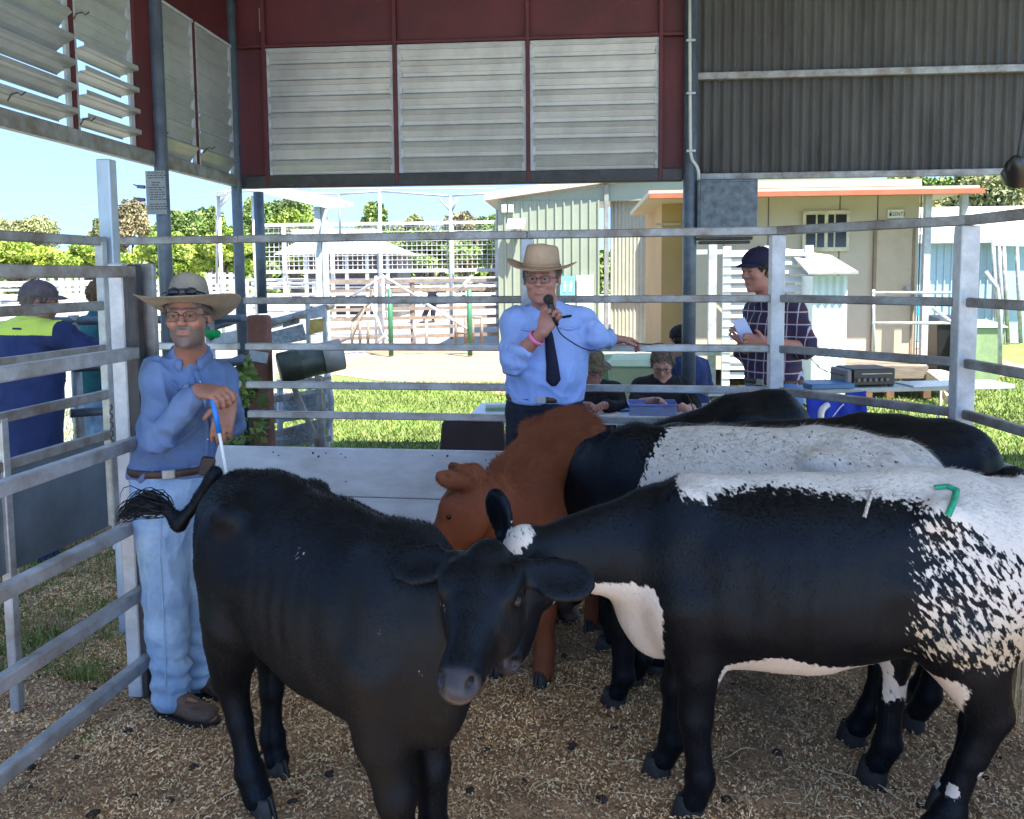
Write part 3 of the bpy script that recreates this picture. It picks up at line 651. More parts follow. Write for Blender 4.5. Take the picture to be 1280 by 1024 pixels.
# frames / braces on the panels
yb_ = thing('stair_frame', 'pale steel frame with crossing diagonal braces among the yard panels', 'frame', PG(500, 432)); 
def fr(*pts, r_=.035, m=None, name='brace'):
    MB().tube([PY(u, v, Yq) for u, v, Yq in pts], r_, 6).build(name, m or galv_w, yb_, smooth=True)
Yq = 18.5
for u in (470, 479, 518, 533): fr((u, 345 if u < 500 else 400, Yq), (u, 430, Yq), name='upright')
fr((441, 370, Yq), (479, 345, Yq), (523, 372, Yq)); fr((530, 378, Yq), (592, 416, Yq)); fr((459, 378, Yq), (440, 421, Yq), (420, 430, Yq), m=brn); fr((464, 380, Yq), (480, 420, Yq), (492, 430, Yq)); fr((470, 430, Yq), (482, 418, Yq))
for u in (440, 450, 460, 570, 582, 591, 602): fr((u, 402 if u < 500 else 397, Yq), (u, 431, Yq), m=brn, name='upright')
fr((440, 402, Yq), (460, 380, Yq), (466, 362, Yq), (458, 362, Yq), m=brn)
fr((570, 416, Yq), (584, 416, Yq), m=brn); fr((584, 397, Yq), (602, 397, Yq), m=brn); fr((570, 366, Yq), (590, 345, Yq))
grn = mat('green_post', (.03, .16, .07), .5)
for u in (488, 587):
    p = PY(u, 400, 18); t = thing('green_post', 'green painted steel post %s' % ('beside the crossed braces' if u < 500 else 'near the auctioneer, right of the bending man'), 'post', (p.x, 18, 0), group='green posts')
    MB().tube([(p.x, 18, 0), (p.x, 18, PY(u, 362, 18).z)], .055, 10).build('post', grn, t, smooth=True)
# cage mesh
ms = thing('mesh_fence', 'tall white wire mesh fence panel in front of the small roofed rotunda', 'fence', PY(470, 430, 24)); ms.location.z = 0
Ym = 24
m0, m1 = PY(318, 300, Ym), PY(622, 300, Ym); zt_m, zb_m = PY(470, 282, Ym).z, PY(470, 337, Ym).z
mm = MB(); x = m0.x
while x < m1.x: mm.bb((x-.009, Ym-.009, zb_m), (x+.009, Ym+.009, zt_m)); x += .145
z = zb_m
while z < zt_m: mm.bb((m0.x, Ym-.026, z-.009), (m1.x, Ym-.0125, z+.009)); z += .135
mm.build('wire_mesh', wy, ms)
for z in (zb_m-.05, zt_m+.05): MB().bar((m0.x, Ym-.05, z), (m1.x, Ym-.05, z), .07, .09).build('rail', wy, ms)
MB().bar((m0.x, Ym-.06, zb_m-.4), (m1.x, Ym-.06, zb_m-.4), .05, .05).build('rail', wy, ms)
for u in (319, 355, 415, 475, 565, 621): p = PY(u, 300, Ym-.1); MB().bb((p.x-.05, p.y-.05, 0), (p.x+.05, p.y+.05, PY(u, 282, Ym).z)).build('post', wy, ms)
# light gantry
gn = thing('steel_gantry', 'slim steel gantry of poles with small knee braces above the yards', 'frame', PY(500, 430, 23)); gn.location.z = 0
gsm = mat('gantry_steel', (.35, .37, .42), .5, .2)
def gt_(*pts, r_=.035): MB().tube([PY(u, v, 23) for u, v in pts], r_, 6).build('member', gsm, gn, smooth=True)
gt_((271, 355), (271, 240), (290, 239)); gt_((277, 300), (271, 270)); gt_((272, 262), (288, 244)); gt_((283, 240), (276, 254))
gt_((425, 292), (424, 243)); gt_((475, 430), (475, 236), r_=.05); gt_((424, 243), (475, 239)); gt_((380, 241), (425, 243), r_=.03); gt_((475, 239), (560, 245)); gt_((564, 430), (563, 245), r_=.05); gt_((548, 247), (564, 265)); gt_((572, 247), (564, 265)); gt_((560, 245), (622, 241)); gt_((606, 243), (619, 257)); gt_((612, 242), (621, 258)); gt_((621, 290), (621, 241))
gt_((300, 240), (380, 236), (620, 236), r_=.02)
# awning roof with thick posts
aw = thing('awning', 'white awning roof slab on thick pale posts left of the mesh', 'awning', PY(400, 430, 10)); aw.location.z = 0
Ya = 10
MB().prism([PY(303, 236, Ya), PY(410, 261, Ya), PY(410, 256, Ya), PY(380, 248, Ya), PY(315, 235, Ya)], (0, 1.2, .12)).build('roof', galv_w, aw)
for u0, u1 in ((395, 403), (404, 409)):
    MB().bb((PY(u0, 300, Ya+.1).x, Ya+.05, 0), (PY(u1, 300, Ya+.1).x, Ya+.15, PY(400, 258, Ya).z)).build('post', galv_w, aw)
MB().tube([PY(402, 300, Ya), PY(405, 275, Ya), PY(409, 262, Ya)], .03, 6).build('knee_brace', galv_w, aw)
# second round pole beside the corner post and lamp poles
for u, Yv, r_, v1, lab in ((325, 7.4, .045, 240, 'blue grey round pole just right of the shed corner post, above the rusty post'),):
    p = PY(u, 300, Yv); t = thing('pole', lab, 'pole', (p.x, Yv, 0)); MB().tube([(p.x, Yv, PY(u, 392, Yv).z), (p.x, Yv, PY(u, v1, Yv).z)], r_, 12).build('shaft', pipe_m, t, smooth=True)
for u, Yv, lab in ((275, 22, 'thin white lamp pole left of the shed corner post'), (318, 22, 'thin white lamp pole between the corner post and the round pole')):
    p = PY(u, 300, Yv); t = thing('lamp_pole', lab, 'pole', (p.x, Yv, 0)); MB().tube([(p.x, Yv, 0), (p.x, Yv, PY(u, 245, Yv).z)], .05, 8).build('shaft', wy, t, smooth=True); MB().bb((p.x-.05, Yv-.3, PY(u, 246, Yv).z), (p.x+.25, Yv+.1, PY(u, 243, Yv).z)).build('head', galv, t)
# power line
MB().tube([PY(-100, 276, 50), PY(60, 264, 50), PY(150, 256, 50), PY(320, 238, 50)], .02, 4).build('power_line', galv, None); tag(bpy.data.objects['power_line'], 'thin overhead wire crossing the sky at the left', 'wire')
# rotunda
rt = thing('rotunda', 'small white hip roofed rotunda behind the wire mesh', 'rotunda', PY(415, 400, 33)); rt.location.z = 0; Yo = 33
a, b = PY(343, 318, Yo), PY(492, 314, Yo); t0, t1 = PY(375, 297, Yo+2), PY(460, 295, Yo+2)
MB().add([(a.x, Yo, a.z), (b.x, Yo, a.z), (b.x, Yo+6, a.z), (a.x, Yo+6, a.z), (t0.x, Yo+2.5, t0.z), (t1.x, Yo+2.5, t0.z), (t1.x, Yo+3.5, t0.z), (t0.x, Yo+3.5, t0.z)], [(0, 1, 5, 4), (1, 2, 6, 5), (2, 3, 7, 6), (3, 0, 4, 7), (4, 5, 6, 7), (3, 2, 1, 0)]).build('roof', wy, rt)
MB().bb((t0.x-.4, Yo+2.2, t0.z+.1), (t1.x+.2, Yo+3.8, t0.z+.35)).build('ridge_vent', wy, rt)
MB().bb((a.x+.4, Yo+2.5, 0), (b.x-.4, Yo+5.5, a.z-.05)).build('inner_wall', mat('shade_wall', (.12, .11, .10), .8, var=.3, scale=1), rt)  # wall coloured dark for the shade under the roof
for i in range(6): p = a.lerp(b, (i+.4)/5.8); MB().bb((p.x-.06, Yo+.3, 0), (p.x+.06, Yo+.42, a.z)).build('post', wy, rt)
# ================================================================ RACE, RUSTY POST, DRUM
rp = thing('rusty_post', 'thick rust brown steel post beside the drum', 'post', PY(321, 560, 7.0)); rp.location.z = 0
rust = mat('rust_brown', (.21, .085, .055), .8, var=.35, scale=6, bump=.2, bscale=40)
a, b = PY(309, 394, 7), PY(335, 394, 7)
MB().bb((a.x, 6.95, 0), (b.x, 7.1, a.z)).build('post', rust, rp, bevel=.03, seg=3)
p = PY(323, 446, 6.93); MB().box(p, (.16, .02, .09), Euler((0, R(10), 0)).to_matrix()).build('plate', galv_w, rp)
rc = thing('loading_race', 'worn steel loading race with patched sheets and arched pipe', 'race', PY(370, 540, 7.4)); rc.location.z = 0
def q(u, v, Y=7.6): return PY(u, v, Y)
MB().tube([q(331, 560, 7.2), q(331, 415, 7.2), q(336, 406, 7.2), q(345, 402, 7.3), q(385, 391, 7.9), q(415, 382, 8.4)], .035, 8).build('arched_pipe', galv_d, rc, smooth=True)
def sheet(pts, m, name='sheet'): MB().prism([q(*p) for p in pts], (0, .02, 0)).build(name, m, rc)
spk = mat('speckled_sheet', (.13, .15, .17), .6, .2, var=.5, scale=30, c2=(.42, .45, .47))
sheet([(336, 434), (383, 425), (378, 405), (338, 415)], spk); sheet([(354, 399), (374, 398), (374, 404), (353, 410)], galv_d); sheet([(386, 419), (405, 414), (404, 398), (387, 400)], mat('yellow_sheet', (.55, .38, .10), .6, var=.4, scale=15))
sheet([(336, 412), (352, 408), (353, 399), (337, 402)], galv_w); sheet([(383, 392), (407, 385), (406, 396), (385, 399)], galv_w)
for u0, u1, Y_ in ((382, 386, 7.9), (403, 407, 8.3), (407, 411, 8.5)): MB().bb((q(u0, 400, Y_).x, Y_, 0), (q(u1, 400, Y_).x, Y_+.05, q(u0, 380, Y_).z)).build('upright', galv_w, rc)
for v0, v1 in ((482, 474), (500, 488), (522, 505), (545, 525), (556, 548)): MB().bar(q(335, v0, 7.3), q(412, v1, 8.2), .04, .06).build('rail', galv_d, rc)
sheet([(338, 500), (405, 490), (407, 520), (340, 530)], spk); sheet([(342, 540), (395, 525), (400, 550), (345, 560)], spk)
MB().tube([q(410, 475, 7.7), q(414, 500, 7.7), q(414, 520, 7.7), q(398, 560, 7.7)], .03, 8).tube([q(350, 475, 7.5), q(350, 570, 7.5)], .03, 8).build('frame', galv_w, rc, smooth=True)
# left part of race seen between posts
for (u0, v0, u1, v1) in ((262, 425, 303, 420), (260, 478, 303, 474), (262, 505, 300, 500), (262, 525, 305, 520)): MB().bar(q(u0, v0), q(u1, v1), .04, .10).build('rail', galv_w, rc)
sheet([(258, 420), (300, 412), (300, 432), (260, 432)], galv_w, 'side_sheet')
dm = thing('drum', 'dark steel drum lying tilted on a bracket by the rusty post', 'drum', q(382, 460, 7.0)); c0, c1 = PY(349, 461, 7.0), PY(417, 446, 7.0)
ax = (c1-c0)+Vector((0, .25, 0)); c1 = c0+ax
r_ = (PY(380, 440, 7).z-PY(380, 479, 7).z)/2*1.02
drm = mat('drum_dark', (.035, .04, .035), .4, .4, var=.5, scale=8, c2=(.09, .10, .06))
pts = [c0.lerp(c1, t) for t in (0, .01, .3, .31, .33, .34, .68)]
MB().tube(pts, [r_*.93, r_, r_, r_*1.03, r_*1.03, r_, r_], 28).build('shell', drm, dm, smooth='auto')
MB().tube([c0.lerp(c1, t) for t in (.68, 1.0)], r_*1.012, 28).build('pale_band', mat('drum_band', (.33, .31, .27), .5, .2, var=.2), dm, smooth='auto')
MB().bar(PY(398, 470, 7.0), PY(404, 560, 7.0), .05, .05).bar(PY(365, 478, 7.0), PY(400, 560, 7.0), .04, .04).build('stand', galv_d, dm)

# ================================================================ DISTANCE-FIELD MODELLING
def V3(*a): return np.array(a, dtype=np.float64)
def nrmz(v): v = np.asarray(v, float); return v/np.linalg.norm(v)
class SD:
    def __init__(s, lo, hi, h):
        s.lo = np.array(lo, float); s.h = h; s.n = np.ceil((np.array(hi)-s.lo)/h).astype(int)+1
        s.D = np.full(s.n, .2, np.float32)
    def win(s, lo, hi, pad):
        a = np.clip(np.floor((np.array(lo)-pad-s.lo)/s.h).astype(int), 0, s.n-1); b = np.clip(np.ceil((np.array(hi)+pad-s.lo)/s.h).astype(int)+1, 1, s.n)
        if np.any(b <= a): return None
        sl = tuple(slice(i, j) for i, j in zip(a, b))
        g = [(s.lo[k]+np.arange(a[k], b[k])*s.h).astype(np.float32) for k in range(3)]
        return sl, (g[0][:, None, None], g[1][None, :, None], g[2][None, None, :])
    def put(s, sl, d, k, mode):
        D = s.D[sl]
        if mode == 'sub':
            d = -d
            if k > 0: hh = np.clip(.5-.5*(D-d)/k, 0, 1); D[:] = D*(1-hh)+d*hh+k*hh*(1-hh)
            else: D[:] = np.maximum(D, d)
        elif k > 0:
            hh = np.clip(.5+.5*(D-d)/k, 0, 1); D[:] = D*(1-hh)+d*hh-k*hh*(1-hh)
        else: D[:] = np.minimum(D, d)
    def cap(s, a, b, ra, rb=None, k=.02, mode='add'):
        rb = ra if rb is None else rb; a, b = np.array(a, float), np.array(b, float); m = max(ra, rb)
        w_ = s.win(np.minimum(a, b)-m, np.maximum(a, b)+m, k+3*s.h)
        if w_ is None: return s
        sl, (X, Y, Z) = w_; ab = b-a; L2 = float(ab@ab)+1e-12
        t = np.clip(((X-a[0])*ab[0]+(Y-a[1])*ab[1]+(Z-a[2])*ab[2])/L2, 0, 1)
        d = np.sqrt((X-a[0]-t*ab[0])**2+(Y-a[1]-t*ab[1])**2+(Z-a[2]-t*ab[2])**2)-(ra+(rb-ra)*t)
        s.put(sl, d, k, mode); return s
    def ell(s, c, r, M=None, k=.02, mode='add'):
        """M rows are the ellipsoid's axes"""
        c, r = np.array(c, float), np.array(r, float); M = np.eye(3) if M is None else np.array(M, float); m = r.max()
        w_ = s.win(c-m, c+m, k+3*s.h)
        if w_ is None: return s
        sl, (X, Y, Z) = w_; X, Y, Z = X-c[0], Y-c[1], Z-c[2]; k0 = 0; k1 = 0
        for i in range(3):
            q = X*M[i][0]+Y*M[i][1]+Z*M[i][2]; k0 = k0+(q/r[i])**2; k1 = k1+(q/r[i]**2)**2
        k0 = np.sqrt(k0); k1 = np.sqrt(k1)+1e-9; s.put(sl, k0*(k0-1)/k1, k, mode); return s
    def loft(s, st, side, k=.02, mode='add', p=2.0):
        """st: stations (x,y,z, ru, rv); elliptical sections, u along side"""
        st = [np.array(q, float) for q in st]; side0 = nrmz(side)
        m = max(max(q[3], q[4]) for q in st); P = np.array([q[:3] for q in st])
        w_ = s.win(P.min(0)-m, P.max(0)+m, k+3*s.h)
        if w_ is None: return s
        sl, (X, Y, Z) = w_; best = None
        for A, B in zip(st[:-1], st[1:]):
            a, b = A[:3], B[:3]; ab = b-a; L = np.linalg.norm(ab); d = ab/L; sd = nrmz(side0-d*(side0@d)); up = np.cross(d, sd)
            t = ((X-a[0])*d[0]+(Y-a[1])*d[1]+(Z-a[2])*d[2])/L; tc = np.clip(t, 0, 1)
            ru = A[3]+(B[3]-A[3])*tc; rv = A[4]+(B[4]-A[4])*tc
            u = (X-a[0])*sd[0]+(Y-a[1])*sd[1]+(Z-a[2])*sd[2]; v = (X-a[0])*up[0]+(Y-a[1])*up[1]+(Z-a[2])*up[2]; w__ = (t-tc)*L
            rw = np.minimum(ru, rv)
            if p == 2: k0 = np.sqrt((u/ru)**2+(v/rv)**2+(w__/rw)**2)
            else: k0 = ((np.abs(u)/ru)**p+(np.abs(v)/rv)**p+(np.abs(w__)/rw)**p)**(1/p)
            k1 = np.sqrt((u/ru**2)**2+(v/rv**2)**2+(w__/rw**2)**2)+1e-9
            dd = k0*(k0-1)/k1 if p == 2 else (k0-1)*np.minimum(ru, rv)
            best = dd if best is None else np.minimum(best, dd)
        s.put(sl, best, k, mode); return s
    def plane_cut(s, c, n):
        """removes everything on the side n points to"""
        n = nrmz(n); g = [(s.lo[k]+np.arange(s.n[k])*s.h).astype(np.float32) for k in range(3)]
        d = (g[0][:, None, None]-c[0])*n[0]+(g[1][None, :, None]-c[1])*n[1]+(g[2][None, None, :]-c[2])*n[2]
        s.D = np.maximum(s.D, d.astype(np.float32)); return s
    def mesh(s, smooth=2, lam=.5):
        """surface nets"""
        D = s.D; n = s.n; S = D < 0
        c = [S[i:n[0]-1+i, j:n[1]-1+j, k:n[2]-1+k] for i in (0, 1) for j in (0, 1) for k in (0, 1)]
        cnt = sum(x.astype(np.int8) for x in c); act = (cnt > 0) & (cnt < 8); idx = np.full(act.shape, -1, np.int64); ii = np.argwhere(act); N = len(ii)
        idx[act] = np.arange(N); acc = np.zeros((N, 3)); wt = np.zeros(N); i0, j0, k0 = ii.T
        cor = [(a, b, cc) for a in (0, 1) for b in (0, 1) for cc in (0, 1)]
        val = {q: D[i0+q[0], j0+q[1], k0+q[2]].astype(float) for q in cor}
        for q in cor:
            for ax in range(3):
                if q[ax] == 0:
                    q2 = list(q); q2[ax] = 1; q2 = tuple(q2); a, b = val[q], val[q2]; m = (a < 0) != (b < 0)
                    t = np.where(m, a/(a-b+1e-12), 0); pt = np.array(q, float)[None, :].repeat(N, 0); pt[:, ax] = t; acc[m] += pt[m]; wt[m] += 1
        Vv = s.lo+(ii+acc/np.maximum(wt, 1)[:, None])*s.h
        Fs = []
        for ax in range(3):
            o1, o2 = [(1, 2), (2, 0), (0, 1)][ax]
            A = [slice(None)]*3; B = [slice(None)]*3; A[ax] = slice(0, -1); B[ax] = slice(1, None); cr = S[tuple(A)] != S[tuple(B)]
            e = np.argwhere(cr); e = e[(e[:, o1] > 0) & (e[:, o2] > 0) & (e[:, o1] < n[o1]-1) & (e[:, o2] < n[o2]-1)]
            if len(e) == 0: continue
            def g(d1, d2): q = e.copy(); q[:, o1] -= d1; q[:, o2] -= d2; return idx[q[:, 0], q[:, 1], q[:, 2]]
            Q = np.stack([g(1, 1), g(0, 1), g(0, 0), g(1, 0)], -1); ins = S[e[:, 0], e[:, 1], e[:, 2]]
            Q[~ins] = Q[~ins][:, ::-1]; Fs.append(Q)
        Fc = np.concatenate(Fs); Fc = Fc[(Fc >= 0).all(1)]
        if smooth:
            E = np.concatenate([Fc[:, [0, 1]], Fc[:, [1, 2]], Fc[:, [2, 3]], Fc[:, [3, 0]]]); E = np.concatenate([E, E[:, ::-1]])
            dg = np.bincount(E[:, 0], minlength=N).astype(float); dg[dg == 0] = 1
            for _ in range(smooth):
                av = np.stack([np.bincount(E[:, 0], weights=Vv[E[:, 1], k], minlength=N) for k in range(3)], -1)/dg[:, None]
                Vv = Vv+lam*(av-Vv)
        return Vv, Fc
def vnormals(V, Fc):
    a, b, c, d = (V[Fc[:, i]] for i in range(4)); n = np.cross(c-a, d-b); N = np.zeros_like(V)
    for i in range(4):
        for k in range(3): N[:, k] += np.bincount(Fc[:, i], weights=n[:, k], minlength=len(V))
    return N/(np.linalg.norm(N, axis=1)[:, None]+1e-12)
def basis(f, u):
    f = nrmz(f); u = np.asarray(u, float); u = nrmz(u-f*(u@f)); return f, u, np.cross(u, f)      # forward, up, left
# ================================================================ TREES
def leaf_cloud(name, c, rad, n, leaf, seed, nclump=34, flat=.0):
    r = np.random.default_rng(seed); c = np.array(c); rad = np.array(rad)
    d = r.normal(size=(nclump, 3)); d /= np.linalg.norm(d, axis=1)[:, None]; d[:, 2] = np.where(d[:, 2] < -.55, -d[:, 2], d[:, 2])
    cc = c+d*rad*(r.uniform(.35, .86, nclump)**.7)[:, None]; cs = r.uniform(.2, .36, nclump)*(.75 if nclump > 40 else 1); tb = r.uniform(0, 1, nclump)
    k = r.integers(0, nclump, n)
    e = r.normal(size=(n, 3)); e /= np.linalg.norm(e, axis=1)[:, None]
    P = cc[k]+e*(r.uniform(.2, 1, n)**.5)[:, None]*(cs[k][:, None]*rad)
    u = r.normal(size=(n, 3)); u /= np.linalg.norm(u, axis=1)[:, None]; v = np.cross(u, r.normal(size=(n, 3))); v /= np.linalg.norm(v, axis=1)[:, None]
    L = leaf*r.uniform(.6, 1.5, n)[:, None]; u = u*L; v = v*L*.55
    V = np.stack([P-u, P-v*.9, P+u, P+v*.9], 1).reshape(-1, 3)
    me = np_mesh(name, V, np.arange(4*n).reshape(-1, 4))
    at = me.attributes.new('tint', 'FLOAT', 'POINT'); at.data.foreach_set('value', np.repeat(np.clip(tb[k]*.55+r.uniform(0, .5, n), 0, 1), 4).astype(np.float32))
    return me
LM = {
 'lime': tint_mat('leaf_lime', (.15, .25, .03), (.32, .44, .05), (.50, .58, .09), .6, .25),
 'olive': tint_mat('leaf_olive', (.14, .17, .06), (.28, .31, .11), (.42, .42, .20), .6, .2),
 'green': tint_mat('leaf_green', (.08, .15, .03), (.19, .29, .06), (.34, .42, .11), .6, .2),
 'brown': tint_mat('leaf_brown', (.16, .14, .06), (.32, .27, .12), (.46, .38, .20), .6, .2)}
bark = mat('bark', (.10, .08, .06), .9, var=.4, scale=4, bump=.4)
def tree(u, Y, top_v, wpx, base_v, kind, label, seed, n=9000, leaf=.17):
    top = PY(u, top_v, Y); bz = max(.4, PY(u, base_v, Y).z); d = (Vector((top.x, top.y, CAMZ))-O).length
    rx = wpx/2/F*d; rz = (top.z-bz)/2
    t = thing('tree', label, 'tree', (top.x, Y, 0), 0, 'trees beyond the yards'); r = random.Random(seed)
    me = leaf_cloud('crown', (0, 0, bz+rz), (rx*.92, rx*.8, rz*.95), n, leaf, seed); link_mesh('crown', me, LM[kind], t, smooth=False)
    mb = MB(); h = bz+rz*.9; mb.tube([(0, 0, 0), (.1, 0, h*.35), (0, .1, h*.7), (.1, 0, h)], [.28, .22, .16, .06], 8)
    for i in range(5): a = r.uniform(0, 6.3); z = bz+rz*.1*i; mb.tube([(0, 0, z*.7), (math.cos(a)*rx*.35, math.sin(a)*rx*.3, z+rz*.3), (math.cos(a)*rx*.7, math.sin(a)*rx*.6, z+rz*.6)], [.12, .07, .03], 6)
    mb.build('trunk', bark, t, smooth=True, local=True)
T = [
 (20, 62, 266, 105, 345, 'olive', 'olive gum tree at the far left edge behind the lime trees'),
 (-70, 55, 250, 150, 345, 'olive', 'olive gum beyond the left edge of the view'),
 (25, 46, 301, 130, 352, 'lime', 'bright lime bush tree under the olive gum at the left edge'),
 (112, 47, 304, 95, 352, 'lime', 'bright lime bush tree left of the tall galvanised post'),
 (-60, 44, 296, 120, 352, 'lime', 'lime bush tree beyond the left edge'),
 (162, 60, 249, 62, 350, 'brown', 'tall brownish gum just right of the tall galvanised post'),
 (132, 66, 272, 50, 350, 'olive', 'smaller olive gum behind the tall galvanised post'),
 (212, 48, 292, 90, 354, 'lime', 'lime tree right behind the post that carries the notice'),
 (225, 58, 259, 75, 340, 'green', 'green tree above the lime row, left of the corner post'),
 (262, 60, 257, 60, 340, 'green', 'green tree just left of the shed corner post'),
 (275, 46, 286, 85, 354, 'lime', 'lime tree just left of the shed corner post'),
 (322, 50, 250, 55, 345, 'green', 'green tree between corner post and round pole'),
 (368, 50, 262, 90, 345, 'lime', 'yellowish tree behind the awning roof'),
 (365, 60, 244, 80, 345, 'green', 'leafy green tree rising just over the awning roof'),
 (465, 52, 255, 55, 350, 'green', 'pointed green tree beside the gantry pole'),
 (520, 60, 271, 75, 350, 'olive', 'low olive tree behind the mesh, between the gantry poles'),
 (580, 58, 266, 75, 350, 'brown', 'reddish brown tree behind the right part of the mesh'),
 (432, 58, 292, 110, 352, 'green', 'low green tree behind the rotunda'),
 (540, 50, 288, 120, 352, 'green', 'broad green tree filling the mesh right of the rotunda'),
 (617, 52, 268, 50, 352, 'green', 'narrow green tree beside the pale green shed'),
 (1150, 36, 215, 130, 320, 'green', 'dense green tree above the orange gutter'),
 (1235, 34, 190, 150, 330, 'olive', 'big olive tree above the white shed roof'),
 (1310, 38, 180, 150, 330, 'green', 'green tree at the far right edge'),
 (1190, 40, 232, 120, 330, 'brown', 'brownish tree behind the white shed roof'),
]
for i, a in enumerate(T): tree(*a, seed=100+i, n=17000, leaf=.125 if a[0] < 1100 else .10)
me = leaf_cloud('hedge_mass', (-20, 75, 1.2), (75, 3, 2.6), 42000, .32, 55, nclump=150)
tag(link_mesh('bushes', me, LM['green'], None, smooth=False), 'low dark bushes along the far edge of the showground', 'bushes', kind='stuff')

# grass blades near the shed
def blades(name, n, x0, x1, y0, y1, h, seed, avoid=None):
    r = np.random.default_rng(seed); X = r.uniform(x0, x1, n); Y = y0+(y1-y0)*r.uniform(0, 1, n)**1.5
    if avoid is not None: k = avoid(X, Y); X, Y = X[k], Y[k]; n = len(X)
    a = r.uniform(0, 2*np.pi, n); hh = h*r.uniform(.4, 1.3, n); w = .006+.0012*Y; lx, ly = r.normal(0, .5, n)*hh, r.normal(0, .5, n)*hh
    V = np.stack([np.stack([X-np.cos(a)*w/2, Y-np.sin(a)*w/2, np.full(n, -.03)], -1), np.stack([X+np.cos(a)*w/2, Y+np.sin(a)*w/2, np.full(n, -.03)], -1), np.stack([X+lx, Y+ly, hh-.03], -1)], 1).reshape(-1, 3)
    me = np_mesh(name, V, np.arange(3*n).reshape(-1, 3)); at = me.attributes.new('tint', 'FLOAT', 'POINT'); at.data.foreach_set('value', np.repeat(r.uniform(0, 1, n), 3).astype(np.float32)); return me
gl = tint_mat('grass_blade', (.07, .13, .02), (.15, .22, .035), (.27, .30, .07), .6, .8)
tag(link_mesh('grass', blades('grass', 150000, -7, 10, 7.1, 15, .05, 3, lambda X, Y: ~((X > -4.5) & (X < 3) & (Y > 13.7))), gl, None, smooth=False), 'short sunlit green lawn outside the shed', 'grass', kind='stuff')
tag(link_mesh('grass', blades('grass2', 16000, -4.2, -2.05, 3.4, 5.4, .07, 4, lambda X, Y: (X+2.05)*1.0 < -(Y-3.4)*.15+vnoise(np.stack([X, Y], -1), 3)*.9-.3), gl, None, smooth=False), 'patchy grass in shade outside the side fence', 'grass', kind='stuff')
# leafy weed by the rusty post
wd = thing('weed', 'leafy green weed growing at the foot of the rusty post', 'plant', PY(312, 560, 6.6)); wd.location.z = 0
me = leaf_cloud('leaves', (0, 0, .55), (.16, .15, .55), 420, .05, 77, nclump=16); link_mesh('leaves', me, LM['green'], wd, smooth=False)
MB().tube([(0, 0, 0), (.03, 0, .5), (-.02, 0, 1.0)], .01, 5).build('stem', bark, wd, local=True)
